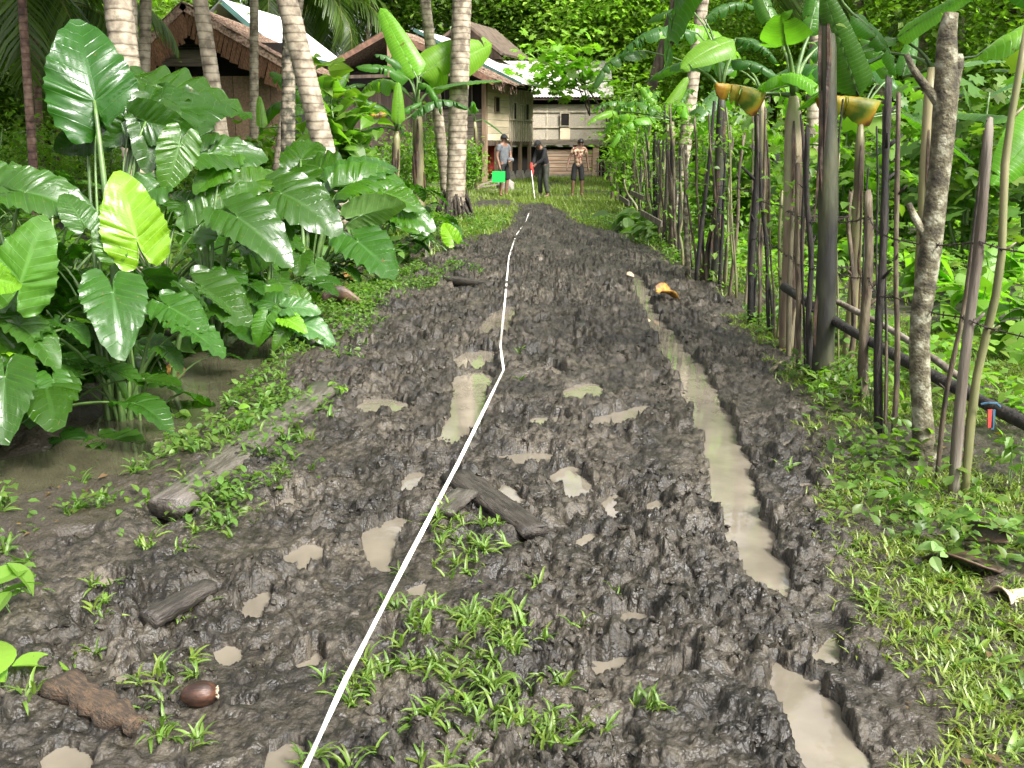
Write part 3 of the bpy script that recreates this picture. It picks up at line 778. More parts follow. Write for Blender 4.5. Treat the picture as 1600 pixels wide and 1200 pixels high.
# ================================================================== ELEPHANT EARS
def ear_mesh(name, seed, bend=0.25, cup=0.35, wave=0.02, wid=1.0):
    rs = np.random.default_rng(seed)
    ang = np.radians([0, 12, 28, 50, 75, 100, 125, 145, 160, 170, 176, 180])
    rad = np.array([1.0, 0.86, 0.66, 0.53, 0.47, 0.455, 0.475, 0.5, 0.47, 0.36, 0.16, 0.05])
    NA, NR = 68, 9
    th = np.linspace(-math.pi, math.pi, NA)
    r = np.interp(np.abs(th), ang, rad)
    rr = np.linspace(0, 1, NR)**0.85
    T, Q = np.meshgrid(th, rr, indexing='ij')
    Rr = np.repeat(r[:, None], NR, 1)
    x = np.sin(T) * Rr * Q * wid; y = np.cos(T) * Rr * Q
    ax = np.abs(x)
    ph = (y - 0.62 * ax) * 8.0 + 0.25 * np.sign(x)
    ser = 1 + 0.034 * Q**4 * np.cos(2*math.pi*ph)
    x = x * ser; y = y * ser
    z = cup * ax - 0.55 * cup * ax**2 / 0.4                      # folded up along the midrib, edges falling
    z += -bend * np.clip(y, 0, None)**2 - 0.5 * bend * np.clip(-y, 0, None)**2 * 2
    z += 0.017 * np.clip(ax / 0.12, 0, 1) * np.cos(2*math.pi*ph + math.pi)
    z += wave * Q**3 * np.sin(2*math.pi*ph*0.5 + rs.uniform(0, 6)) + wave * 0.8 * Q**2 * np.sin(T*3 + rs.uniform(0, 6))
    V = np.stack([x, y, z], -1).reshape(-1, 3)
    idx = np.arange(NA*NR).reshape(NA, NR)
    Fq = np.stack([idx[:-1, :-1], idx[:-1, 1:], idx[1:, 1:], idx[1:, :-1]], -1).reshape(-1, 4)
    uv = np.stack([ax, ph], -1).reshape(-1, 2)
    me = mesh_np(name, V, Fq, uv=uv)
    me.materials.append(M['alocasia'])
    return me
EARS = [ear_mesh('elephant_ear_leaf', 11 + k, *a) for k, a in enumerate([(0.14, 0.25, 0.03, 0.92), (0.32, 0.4, 0.034, 0.95), (0.24, 0.15, 0.045, 1.0), (0.5, 0.5, 0.03, 0.9), (0.1, 0.3, 0.05, 0.95), (0.4, 0.25, 0.045, 1.0)])]
CAMV = Vector((0, 0, CAMH))
def frame(p0, p1, hint):
    y = (p1 - p0); ln = y.length; y.normalize()
    z = hint - y * hint.dot(y)
    if z.length < 1e-3: z = Vector((0, 0, 1)) - y * y.z
    z.normalize(); x = y.cross(z)
    m = Matrix((x, y, z)).transposed().to_4x4()
    return Matrix.Translation(p0) @ m @ Matrix.Scale(ln, 4), ln
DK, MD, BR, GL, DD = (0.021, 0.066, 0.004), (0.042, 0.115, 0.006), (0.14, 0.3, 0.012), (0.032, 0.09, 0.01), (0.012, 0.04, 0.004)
def jc(c, k=0.15):
    s = 1 + random.uniform(-k, k)
    return (c[0]*s*random.uniform(0.9, 1.1), c[1]*s, c[2]*s, 1.0)
def hintv(h, p):
    tc = (CAMV - p).normalized()
    if h == 'c': return tc
    if h == 'u': return Vector((0, 0, 1)) + tc * 0.15
    if h == 'm': return Vector((0, 0, 1)) * 0.75 + tc * 0.7
    if h == 'b': return -tc + Vector((0, 0, 0.5))
    return Vector(h)
def add_ear(plant, base, p0, p1, hint, col, var=None, rs=0.017):
    mw, ln = frame(p0, p1, hint)
    o = bpy.data.objects.new('leaf', EARS[random.randrange(6) if var is None else var])
    COL.objects.link(o); o.parent = plant
    o.matrix_local = Matrix.Translation(-plant.location) @ mw
    o.color = jc(col)
    if base is not None:
        d = p0 - base
        c1 = base + Vector((d.x*0.12, d.y*0.12, d.z*0.5)); c2 = base + Vector((d.x*0.55, d.y*0.55, d.z*0.93))
        pts = []
        for i in range(9):
            t = i / 8
            pts.append(base*(1-t)**3 + c1*3*t*(1-t)**2 + c2*3*t*t*(1-t) + p0*t**3 - plant.location)
        k = max(0.4, min(1.4, ln / 0.5))
        mb = MB(); mb.tube(pts, [rs*k*(1.6 - 1.1*i/8) for i in range(9)], 7)
        mb.build('leaf_stalk', M['petiole'], plant, True)
    return o
def ear_plant(u, v, z, label, hero, fill=0, H=1.2, spread=0.8, size=0.4, col=MD, gcat='elephant ear'):
    B = G(u, v, z); B.z = gz(B.x, B.y) - 0.02
    e = empty('elephant_ear_plant', B)
    tag(e, label, gcat, 'elephant ears along the ditch')
    for (u0, v0, u1, v1, Y, dY, h, c) in hero:
        Y = B.y + Y
        p0 = A(u0, v0, Y); p1 = A(u1, v1, Y + dY)
        add_ear(e, B + Vector((random.uniform(-.08, .08), random.uniform(-.08, .08), 0)), p0, p1, hintv(h, p0), c)
    for k in range(int(fill * 1.9)):
        a = random.uniform(0, 6.283); rr = spread * math.sqrt(random.uniform(0.08, 1))
        p0 = B + Vector((math.cos(a)*rr, math.sin(a)*rr, H * random.uniform(0.4, 1.0) * (1.05 - 0.35*rr/spread)))
        s = size * random.uniform(0.45, 1.0); dr = random.uniform(-0.75, 0.05)
        p1 = p0 + Vector((math.cos(a)*math.cos(dr), math.sin(a)*math.cos(dr), math.sin(dr))) * s
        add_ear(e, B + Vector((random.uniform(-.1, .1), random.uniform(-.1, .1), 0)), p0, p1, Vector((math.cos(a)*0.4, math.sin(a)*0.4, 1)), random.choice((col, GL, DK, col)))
    return e
ear_plant(185, 630, -0.05, 'tall elephant ear with one huge upright leaf against the big palm trunk', [
    (147,157,112,8,0.3,0.1,'c',(0.02,0.085,0.006)), (222,183,355,132,0.5,0.25,(0.1,-0.6,0.8),DK), (228,190,306,212,0.2,0.0,'c',DK), (205,198,160,228,0.3,-0.1,'c',DK), (150,205,82,238,0.35,-0.1,'c',DD),
    (138,205,97,148,0.6,0.2,(0.5,-0.3,0.8),GL), (280,228,258,300,0.1,-0.1,'c',MD), (265,140,402,170,0.9,0.3,(0,-0.5,0.9),DK), (240,180,232,256,0.3,-0.25,'c',DK)], 5, 1.5, 0.7, 0.45, DK)
ear_plant(205, 640, -0.08, 'elephant ear with a bright yellow-green upright leaf, at the ditch edge', [
    (213,372,181,262,-0.2,0.0,'c',BR), (173,388,148,336,-0.25,0.0,'c',MD), (230,300,160,340,0.0,-0.15,'m',GL), (180,518,203,462,-0.1,0.05,'c',MD), (265,480,325,512,-0.1,-0.15,'m',GL)], 3, 0.9, 0.5, 0.36, DK)
ear_plant(40, 640, -0.05, 'elephant ear with a large insect-eaten yellow-edged leaf at the left edge', [
    (32,442,68,334,-0.7,0.05,'c',(0.07,0.19,0.02)), (125,342,96,296,-0.3,0.1,'m',GL), (-10,435,28,445,-0.9,-0.1,'c',BR), (20,550,96,549,-0.6,0.1,(0,-.2,1),BR), (40,300,155,318,-0.1,0.0,'m',GL), (-30,290,70,270,0.2,0.0,'m',GL)], 5, 1.2, 0.6, 0.42, DK)
ear_plant(-60, 690, -0.08, 'elephant ear half cut off by the left edge of the picture, over the ditch', [
    (-25,680,22,662,0.0,-0.1,'m',GL), (-30,500,40,560,0.0,-0.1,'m',DK), (-40,600,30,610,0.0,0.0,'m',GL)], 4, 1.0, 0.6, 0.4, DK)
ear_plant(150, 690, -0.15, 'small elephant ear with two wet leaves dipping into the ditch water', [
    (168,690,230,708,0.0,-0.2,'u',GL), (100,688,138,722,0.0,-0.2,'u',DD)], 0)
ear_plant(262, 600, -0.15, 'low elephant ear with dark ribbed leaves leaning over the ditch', [
    (205,562,262,612,0.0,-0.2,'m',DK), (230,540,277,546,0.0,-0.1,'m',DK), (318,452,394,500,0.1,-0.2,'m',GL), (300,652,372,628,-0.3,0.05,'m',DD)], 1, 0.6, 0.4, 0.3, DK)
ear_plant(330, 520, -0.05, 'glossy elephant ear with broad sky-reflecting leaves left of the slanting palm', [
    (325,240,422,238,0.2,0.2,'m',GL), (325,342,400,278,0.0,0.2,'m',GL), (372,340,456,394,-0.2,-0.25,'m',GL), (310,215,240,245,0.3,-0.1,'m',DK), (350,255,300,300,0.2,-0.2,'m',MD), (290,320,250,285,0.2,0.2,'m',DK)], 6, 1.15, 0.75, 0.42, DK)
ear_plant(410, 500, -0.05, 'dark elephant ear between the two glossy clumps', [
    (440,302,530,336,0.0,-0.3,'m',GL), (395,285,450,262,0.1,0.3,'m',MD), (415,330,360,300,0.1,0.0,'m',MD), (430,360,395,420,-0.1,-0.2,'m',DK)], 5, 1.0, 0.7, 0.42, DK)
ear_plant(480, 450, -0.05, 'large elephant ear with pale-ribbed leaves reaching out over the track edge', [
    (555,284,634,257,0.1,0.3,'m',MD), (545,282,617,231,0.2,0.4,(0.3,-0.3,0.85),GL), (566,336,632,311,-0.1,0.1,'b',(0.1,0.19,0.05)), (560,378,620,428,-0.2,-0.4,'m',GL), (500,262,440,240,0.4,0.3,'m',DK), (470,250,500,205,0.6,0.4,'m',DK), (515,310,470,290,0.1,-0.2,'m',MD)], 8, 1.2, 0.8, 0.45, MD)
ear_plant(585, 405, -0.05, 'elephant ear with hanging leaves below the banana clump', [
    (600,300,660,322,0.0,-0.2,'m',MD), (625,330,680,345,0.0,-0.2,'m',MD)], 7, 0.9, 0.8, 0.38, DK)
ear_plant(660, 385, -0.05, 'low elephant ear at the foot of the twin palm trunks', [], 8, 0.7, 0.7, 0.36, MD)
ear_plant(455, 555, -0.1, 'bright small elephant ear clump on the bank by the pale timber', [
    (440,492,402,520,0,-0.1,'m',MD), (455,480,500,478,0,0,'m',(0.07,0.16,0.04)), (470,505,524,525,0,-0.1,'m',(0.07,0.16,0.04)), (430,475,385,455,0.1,0.1,'m',GL), (450,500,478,512,-.1,-.1,'m',BR), (415,500,398,540,-.05,-.1,'m',MD), (445,520,425,545,-.1,-.1,'m',MD), (400,470,440,440,0.2,0.1,'m',MD), (470,470,460,435,0.2,0.1,'m',MD)], 2, 0.35, 0.2, 0.2, MD)
ear_plant(690, 395, -0.02, 'lone bright heart leaf on a curved stalk near the track edge', [(706,372,690,345,0,0.1,'c',BR), (655,365,630,352,0.1,0.0,'m',MD), (665,372,645,392,0.0,-.1,'m',GL)], 2, 0.3, 0.35, 0.25, MD)
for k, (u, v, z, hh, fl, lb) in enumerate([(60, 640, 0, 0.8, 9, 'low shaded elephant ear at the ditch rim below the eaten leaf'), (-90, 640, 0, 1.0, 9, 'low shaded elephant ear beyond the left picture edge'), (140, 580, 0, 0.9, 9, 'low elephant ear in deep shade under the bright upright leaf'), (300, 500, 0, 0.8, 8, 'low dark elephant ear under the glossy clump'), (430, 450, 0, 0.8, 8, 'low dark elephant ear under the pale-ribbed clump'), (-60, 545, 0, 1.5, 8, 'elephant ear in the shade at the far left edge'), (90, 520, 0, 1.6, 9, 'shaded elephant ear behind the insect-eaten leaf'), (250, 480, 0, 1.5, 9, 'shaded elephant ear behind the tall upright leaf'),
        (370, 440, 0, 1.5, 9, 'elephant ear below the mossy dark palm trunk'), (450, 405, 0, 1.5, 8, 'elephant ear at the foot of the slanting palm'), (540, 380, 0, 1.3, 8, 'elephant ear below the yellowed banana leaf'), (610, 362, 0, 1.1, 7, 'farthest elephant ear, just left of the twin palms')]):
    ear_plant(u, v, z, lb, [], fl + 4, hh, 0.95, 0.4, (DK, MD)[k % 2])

# ================================================================== BANANAS
def banana_mesh(seed, bend=0.15, fold=0.35, tears=3, wid=0.15):
    rs = np.random.default_rng(seed)
    V = []; Fq = []; UV = []
    def zc(t): return bend * 4 * t * (1 - t)
    def hw(t): return wid * (min(1, t/0.12)**0.7) * (max(0, (1 - t))**0.38) * 1.25
    for side in (-1, 1):
        cuts = sorted([0.02] + list(rs.uniform(0.12, 0.9, tears)) + [1.0])
        for a, b in zip(cuts[:-1], cuts[1:]):
            nrow = max(3, int((b - a) * 22) + 1)
            f = fold + rs.uniform(-0.15, 0.3) * (1 if tears else 0.3)
            for i in range(nrow):
                q = i / (nrow - 1); t = a + (b - a) * q
                w_ = hw(t) * (1 - 0.25 * abs(2*q - 1)**3 * (tears > 0))
                for k in range(4):
                    s = k / 3
                    V.append((side * w_ * s * math.cos(f * s), t + 0.04 * s * (0.5 - q) * (tears > 0), zc(t) - w_ * s * s * math.sin(f) * 1.1 + 0.25*w_*s*(1-s) + 0.006*math.sin(t*60 + side)))
                    UV.append((s, t * 26))
            base = len(V) - nrow * 4
            for i in range(nrow - 1):
                for k in range(3):
                    a0 = base + i*4 + k
                    qd = (a0, a0+1, a0+5, a0+4)
                    Fq.append(qd if side > 0 else qd[::-1])
    me = mesh_np('banana_leaf', V, Fq, uv=np.array(UV))
    me.materials.append(M['banana'])
    return me
BAN = {k: [banana_mesh(40 + 7*i + hash_, b, f, t, w_) for i in range(2)] for hash_, (k, (b, f, t, w_)) in enumerate({'flat': (0.04, 0.2, 0, 0.15), 'arch': (0.14, 0.45, 3, 0.15), 'torn': (0.2, 0.7, 7, 0.16), 'droop': (0.32, 0.9, 4, 0.15), 'broad': (0.08, 0.25, 1, 0.24), 'hang': (0.04, 1.3, 3, 0.3)}.items())}
BG, BB, BD, BY, BW = (0.06, 0.16, 0.02), (0.14, 0.3, 0.025), (0.048, 0.125, 0.028), (0.42, 0.29, 0.025), (0.09, 0.19, 0.06)
def banana(u, v, label, top, stemw, smat, hero, fill=0, L0=1.6, z=0.0, parent_stem=True):
    """hero leaves: (u0,v0,u1,v1,dYbase,dYtip,hint,col,kind)"""
    B = on_ground(u, v)
    e = empty('banana_plant', B); tag(e, label, 'banana plant', 'banana plants')
    T = A(top[0], top[1], B.y) - B
    if parent_stem:
        mb = MB()
        pts = smooth_path([Vector((0, 0, -0.05)), T * 0.4 + Vector((random.uniform(-.03, .03), 0, 0)), T], 14)
        rad = [stemw * (1.1 - 0.38 * i / 13 - (0.3 if i == 13 else 0)) * random.uniform(0.95, 1.05) for i in range(14)]
        mb.tube(pts, rad, 12, 0.03)
        st = mb.build('pseudostem', smat, e, True)
        mb = MB()                                          # dry sheath flaps hanging on the stem
        for i in range(5):
            k = random.randrange(4, 13); a = random.uniform(3.3, 6.1)
            p = pts[k] + Vector((math.cos(a), math.sin(a), 0)) * rad[k] * 0.97; q = pts[max(k-3, 0)] + Vector((math.cos(a), math.sin(a), 0)) * rad[k] * 1.25
            mb.tube(smooth_path([p, p.lerp(q, .5) + Vector((0, 0, .01)), q + Vector((random.uniform(-.03, .03), 0, random.uniform(-.1, .1)))], 6), [stemw*f_ for f_ in (.1, .2, .24, .2, .12, .04)], 5, 0.25)
        mb.build('dry_sheath', M['dead_leaf'], e)
    def leaf(p0, p1, h, c, kind):
        mw, ln = frame(p0, p1, h)
        o = bpy.data.objects.new('leaf', random.choice(BAN[kind])); COL.objects.link(o); o.parent = e
        o.matrix_local = Matrix.Translation(-B) @ mw; o.color = jc(c, 0.1)
        if c[0] > 0.3: o.material_slots[0].link = 'OBJECT'; o.material_slots[0].material = M['yellowing']
        s0 = B + T
        d = p0 - s0; c1 = s0 + Vector((d.x*0.25, d.y*0.25, d.z*0.7))
        pts = [(s0*(1-t)**2 + c1*2*t*(1-t) + p0*t*t) - B for t in (0, .25, .5, .75, 1)]
        mid = [mw @ Vector((0, t, {'flat': .04, 'arch': .14, 'torn': .2, 'droop': .32, 'broad': .08, 'hang': .04}[kind]*4*t*(1-t) - 0.008)) - B for t in (0.1, 0.3, 0.55, 0.8, 0.97)]
        rr = stemw * 0.33
        mb = MB(); mb.tube(pts + mid, [rr, rr*.8, rr*.6, rr*.5, rr*.45, rr*.4, rr*.33, rr*.25, rr*.17, rr*.08], 6)
        mb.build('leaf_stalk', M['petiole'], e, True)
    for (u0, v0, u1, v1, d0, d1, h, c, kind) in hero:
        p0 = A(u0, v0, B.y + d0); p1 = A(u1, v1, B.y + d1)
        leaf(p0, p1, hintv(h, p0), c, kind)
    for k in range(fill):
        a = k * 2.4 + random.uniform(-0.3, 0.3); el = random.uniform(0.1, 1.0)
        s0 = B + T
        p0 = s0 + Vector((math.cos(a)*math.cos(el), math.sin(a)*math.cos(el), math.sin(el))) * 0.3 * L0
        el2 = el - random.uniform(0.4, 0.9)
        p1 = p0 + Vector((math.cos(a)*math.cos(el2), math.sin(a)*math.cos(el2), math.sin(el2))) * L0 * random.uniform(0.75, 1.05)
        leaf(p0, p1, Vector((0, 0, 1)), random.choice((BG, BG, BD, BB, BW)), random.choice(('arch', 'torn', 'droop', 'flat')))
    return e
# right: behind and in the fence line
banana(1285, 600, 'thick dark banana stem rising out of the picture in the fence', (1293, -60), 0.07, M['dark_stem'], [
    (1342,150,1288,-10,0.1,-0.1,'c',(0.05,0.13,0.02),'flat'), (1330,20,1400,120,0.2,0.3,'m',BG,'arch'), (1300,-20,1250,-120,0.3,0.3,'c',BG,'arch')], 3, 1.5)
banana(1235, 545, 'pale banana stem with a cupped green leaf facing the track', (1240, 150), 0.085, M['pale_stem'], [
    (1228,70,1222,20,-0.2,-0.9,'c',(0.075,0.18,0.02),'broad'), (1262,60,1290,-60,0.1,0.4,'c',BG,'arch'), (1215,60,1165,-40,0.3,0.6,'m',BG,'arch'), (1198,146,1116,130,0.1,-0.15,'u',BY,'hang'), (1262,90,1330,60,0.2,0.5,'m',BD,'torn')], 0)
banana(1325, 560, 'young banana with a hanging half yellow leaf beside the black stake', (1345, 190), 0.045, M['pseudostem'], [
    (1378,158,1272,152,0.0,-0.1,'u',BY,'hang'), (1400,178,1434,186,0.1,0.1,'u',(0.45,0.2,0.03),'hang'), (1370,130,1300,95,0.2,0.4,'m',BG,'arch'), (1395,120,1345,60,0.1,0.3,'c',BG,'flat')], 2, 0.9)
banana(1120, 440, 'banana with a drooping yellow-green leaf above the thin stakes', (1128, 140), 0.07, M['dark_stem'], [
    (1148,62,1062,108,0.0,-0.2,(0.2,-0.6,0.6),BB,'broad'), (1090,52,966,90,0.3,0.2,(-0.2,-0.4,0.9),BD,'torn'), (1010,80,925,140,0.4,0.2,(-0.3,-0.3,0.9),BD,'torn'),
    (1100,30,1180,12,0.4,0.6,'m',BD,'torn'), (1085,20,1010,35,0.4,0.6,'m',BD,'arch'), (1150,60,1215,100,0.4,0.3,'m',BD,'torn'), (1140,95,1220,125,0.6,0.5,'m',BD,'arch'), (1150,80,1195,70,0.5,0.5,'m',BD,'torn')], 0, 1.4)
banana(1050, 365, 'bright backlit banana behind the middle of the fence', (1050, 190), 0.08, M['pseudostem'], [
    (1040,180,1075,120,0.2,0.3,'c',BB,'flat'), (1030,180,1000,135,0.2,0.3,'c',BB,'arch'), (966,174,916,196,0.5,0.2,(0,-0.5,0.8),BB,'arch')], 5, 1.0)
banana(1440, 590, 'banana with a long bright blade slanting across the top right', (1455, 105), 0.05, M['pseudostem'], [
    (1400,60,1530,-14,0.1,-0.2,(-0.3,-0.6,0.6),BB,'flat'), (1400,60,1340,80,0.1,0.0,(0,-0.6,0.7),BG,'flat'), (1410,120,1430,50,0.2,0.4,'c',BG,'flat'), (1490,102,1572,96,0.4,0.5,'u',BW,'flat')], 2, 1.0)
banana(1620, 560, 'banana with one big yellow-green leaf entering at the right edge', (1640, 240), 0.06, M['pseudostem'], [
    (1640,175,1548,292,-0.1,-0.3,'c',(0.13,0.29,0.025),'broad'), (1640,110,1545,150,0.1,0.2,'u',BW,'flat')], 3, 1.1)
banana(1190, 395, 'banana farther back with dark torn leaves behind the pale stem', (1190, 150), 0.09, M['pseudostem'], [], 8, 1.8)
banana(1010, 330, 'small dark banana behind the far stakes', (1012, 190), 0.08, M['dark_stem'], [], 7, 1.2)
# left of the track, before the middle house
banana(655, 345, 'banana with a tall pale upright leaf before the middle house', (652, 170), 0.13, M['pseudostem'], [
    (652,122,594,12,0,0.5,'c',(0.16,0.36,0.03),'flat'), (640,115,585,85,0.2,0.0,'m',BW,'arch'), (655,120,735,60,0.3,0.8,'c',BB,'broad'), (640,125,555,105,0,-0.4,'m',BG,'arch'), (655,130,690,180,-0.2,-0.5,'m',BG,'droop'), (660,120,770,68,0.6,1.5,'c',BB,'broad')], 2, 1.8)
banana(618, 350, 'banana with a pale midrib leaf standing upright left of the twin palms', (620, 205), 0.1, M['pseudostem'], [
    (622,195,622,128,-0.2,-0.2,'c',(0.14,0.32,0.025),'flat'), (610,180,548,155,0,-0.2,'m',BG,'arch'), (608,178,568,182,-0.2,-0.4,'c',(0.42,0.2,0.02),'torn'), (615,190,660,160,0,0.2,'m',BG,'arch')], 2, 1.3)
banana(500, 340, 'banana with folded green leaves right of the slanting palm', (505, 185), 0.12, M['pseudostem'], [
    (515,160,545,110,0,0.3,'c',BG,'flat'), (520,150,572,132,0.2,0.4,'m',BG,'arch'), (490,170,420,112,0.3,0.6,'c',BG,'arch'), (410,200,405,150,0.2,0.4,'c',BB,'flat')], 3, 1.6)
banana(745, 300, 'banana sucker with a round-tipped leaf right of the twin palms', (742, 190), 0.08, M['pseudostem'], [(735,165,748,175,0,0,'c',BG,'broad')], 3, 0.9)

# ================================================================== PALMS
def palm_bark(name, c1, c2, c3):
    m, n, out = new_mat(name)
    b = N(n, 'ShaderNodeBsdfPrincipled'); b.inputs['Roughness'].default_value = 0.85
    tc = N(n, 'ShaderNodeTexCoord')
    t = N(n, 'ShaderNodeTexNoise'); t.inputs['Scale'].default_value = 7; t.inputs['Detail'].default_value = 8; L(n, tc.outputs['Object'], t.inputs['Vector'])
    r = ramp(n, [(0.36, c2), (0.5, c1), (0.64, c3)]); L(n, t.outputs['Fac'], r.inputs[0])
    wv = N(n, 'ShaderNodeTexWave', wave_type='BANDS', bands_direction='Z', wave_profile='SAW'); wv.inputs['Scale'].default_value = 2.6; wv.inputs['Distortion'].default_value = 1.6
    wv.inputs['Detail'].default_value = 2; wv.inputs['Detail Scale'].default_value = 1.2
    L(n, tc.outputs['Object'], wv.inputs['Vector'])
    r2 = ramp(n, [(0.0, (0.45, 0.42, 0.4)), (0.1, (0.8, 0.79, 0.77)), (0.22, (1, 1, 1)), (0.93, (1.02, 1.02, 1.0)), (1.0, (1.25, 1.22, 1.15))]); L(n, wv.outputs['Fac'], r2.inputs[0])
    mu = N(n, 'ShaderNodeMixRGB'); mu.blend_type = 'MULTIPLY'; mu.inputs[0].default_value = 1; L(n, r.outputs[0], mu.inputs[1]); L(n, r2.outputs[0], mu.inputs[2])
    L(n, mu.outputs[0], b.inputs['Base Color'])
    t2 = N(n, 'ShaderNodeTexNoise'); t2.inputs['Scale'].default_value = 40; t2.inputs['Detail'].default_value = 6; L(n, tc.outputs['Object'], t2.inputs['Vector'])
    ad = N(n, 'ShaderNodeMath', operation='MULTIPLY_ADD'); ad.inputs[1].default_value = 0.5; L(n, t2.outputs['Fac'], ad.inputs[0]); L(n, r2.outputs[0], ad.inputs[2])
    bp = N(n, 'ShaderNodeBump'); bp.inputs['Strength'].default_value = 0.6; bp.inputs['Distance'].default_value = 0.02; L(n, ad.outputs[0], bp.inputs['Height']); L(n, bp.outputs[0], b.inputs['Normal'])
    L(n, b.outputs[0], out.inputs[0])
    return m
M['palm'] = palm_bark('grey_palm_bark', (0.27, 0.225, 0.165), (0.13, 0.105, 0.075), (0.38, 0.33, 0.25))
M['palm_moss'] = palm_bark('mossy_palm_bark', (0.08, 0.075, 0.05), (0.02, 0.018, 0.014), (0.32, 0.27, 0.2))
M['palm_red'] = palm_bark('reddish_palm_bark', (0.15, 0.085, 0.065), (0.06, 0.035, 0.028), (0.24, 0.16, 0.12))
M['root'] = simple('dark_root_mass', (0.05, 0.038, 0.026), (0.015, 0.012, 0.009), 14, 0.9, 0.8)
def frond_mesh(seed, droop, n=46):
    rs = np.random.default_rng(seed)
    V = []; Fq = []; C = []
    Lf = 1.0
    pos = Vector((0, 0, 0)); ang = 0.5
    pts = []
    for i in range(25):
        pts.append(pos.copy()); pos = pos + Vector((0, math.cos(ang), math.sin(ang))) * (Lf / 24); ang -= droop / 24 * (0.6 + 0.8*i/24)
    for i in range(len(pts) - 1):                       # midrib
        r = 0.010 * (1 - i / 26)
        b = len(V)
        for p in (pts[i], pts[i+1]): V += [p + Vector((-r, 0, 0)), p + Vector((0, 0, r)), p + Vector((r, 0, 0))]
        C += [(0.2, 0.2, 0.06)] * 6
        Fq += [(b, b+1, b+4, b+3), (b+1, b+2, b+5, b+4)]
    for k in range(n):
        t = 0.14 + 0.86 * k / n
        f = t * 24; i = min(int(f), 23); p = pts[i].lerp(pts[i+1], f - i); d = (pts[i+1] - pts[i]).normalized()
        ll = 0.27 * math.sin(math.pi * min(1, 0.12 + t * 0.88))**0.6 + 0.03
        for s in (-1, 1):
            side = Vector((s, 0, 0)); out = (side * 0.8 + d * 0.6 + Vector((0, 0, -0.15 + rs.uniform(-.15, .15)))).normalized()
            down = Vector((0, 0, -1))
            g = rs.uniform(0.45, 0.95)
            p1 = p + out * ll * 0.45 + down * 0.03 * g; p2 = p + out * ll * 0.8 + down * ll * 0.55 * g
            wv = d * 0.011
            b = len(V)
            V += [p - wv*0.5, p + wv*0.5, p1 - wv, p1 + wv, p2 - wv*0.25, p2 + wv*0.25]
            cc = np.array((0.075, 0.125, 0.025)) * rs.uniform(0.6, 1.35); C += [tuple(cc)] * 6
            Fq += [(b, b+1, b+3, b+2), (b+2, b+3, b+5, b+4)]
    me = mesh_np('palm_frond', [tuple(v) for v in V], Fq, col=np.array(C))
    me.materials.append(M['leaf'])
    return me
FROND = [frond_mesh(3, 1.3), frond_mesh(4, 1.9), frond_mesh(5, 2.5)]
def palm(label, pts, r0, r1, mt, crown=0, fl=4.2, rings=0.11, root=False):
    """pts: trunk points in the world, lowest first"""
    B = pts[0].copy()
    e = empty('coconut_palm', B); tag(e, label, 'palm', 'coconut palms')
    Ln = sum((b - a).length for a, b in zip(pts[:-1], pts[1:]))
    n = max(16, int(Ln / rings) * 2)
    path = smooth_path([p - B for p in pts], n)
    rad = []
    for i in range(n):
        t = i / (n - 1); r = r0 + (r1 - r0) * t + r0 * 0.45 * math.exp(-t * Ln / 0.35)
        rad.append(r * (1.035 if i % 2 else 0.985) * random.uniform(0.985, 1.015))
    mb = MB(); mb.tube(path, rad, 14, 0.012)
    mb.build('trunk', mt, e, True)
    if root:
        mb = MB()
        for k in range(70):
            a = random.uniform(0, 6.283); r = r0 * random.uniform(1.1, 1.5)
            p = Vector((math.cos(a)*r*0.9, math.sin(a)*r*0.9, random.uniform(0.2, 0.75))); q = Vector((math.cos(a)*r*random.uniform(1.2, 1.9), math.sin(a)*r*random.uniform(1.2, 1.9), random.uniform(-0.1, 0.2)))
            mb.tube([p, (p+q)/2 + Vector((0, 0, .03)), q], [0.02, 0.03, 0.015], 5)
        mb.build('root_mass', M['root'], e, True)
    top = path[-1]
    for k in range(crown):
        a = k * 2.3999 + random.uniform(-.2, .2); q = k / crown
        el = 0.75 - 1.5 * q + random.uniform(-.1, .1)
        o = bpy.data.objects.new('frond', FROND[min(2, int(q * 3))]); COL.objects.link(o); o.parent = e
        o.location = top; o.rotation_euler = (el, 0, a); s = fl * random.uniform(0.85, 1.1); o.scale = (s, s, s)
    return e
def trunk_px(u0, v0, u1, v1, Y, up=6.0, extra=0.0):
    """from the ground below (u1,v1) through (u0,v0) and on upwards"""
    p1 = A(u1, v1, Y); p0 = A(u0, v0, Y + extra)
    d = (p0 - p1) / (p0.z - p1.z)
    g = p1 + d * (gz(p1.x, p1.y) - 0.15 - p1.z)
    t = p0 + d * up
    return [g, p1, p0, t]
palm('stout ringed palm trunk behind the huge upright leaf', trunk_px(183, -5, 200, 130, 11.5, 5), 0.165, 0.14, M['palm'], 15, 4.2)
palm('thin pale palm trunk just behind the stout one', trunk_px(203, -5, 207, 130, 15, 6), 0.1, 0.09, M['palm'], 15, 4.2)
palm('slim straight palm trunk left of the thatched gable', trunk_px(228, -5, 224, 150, 19, 6), 0.11, 0.1, M['palm'], 15, 4.2)
palm('palm trunk leaning left across the thatched gable', trunk_px(312, -5, 334, 140, 16, 5), 0.125, 0.11, M['palm'], 15, 4.2)
palm('straight narrow palm trunk right of the thatched gable', trunk_px(397, -5, 397, 180, 24, 6), 0.105, 0.095, M['palm'], 15, 4.2)
palm('dark moss-blotched palm trunk beside the slanting one', trunk_px(452, 30, 450, 215, 17.5, 5), 0.125, 0.11, M['palm_moss'], 15, 4.2)
palm('thick palm trunk slanting left beside the mossy one', trunk_px(447, -5, 497, 195, 15, 4), 0.165, 0.145, M['palm'], 15, 4.2)
palm('pale palm trunk peeping out above the slanting one', trunk_px(468, -5, 452, 120, 21, 6), 0.1, 0.09, M['palm'], 15, 4.2)
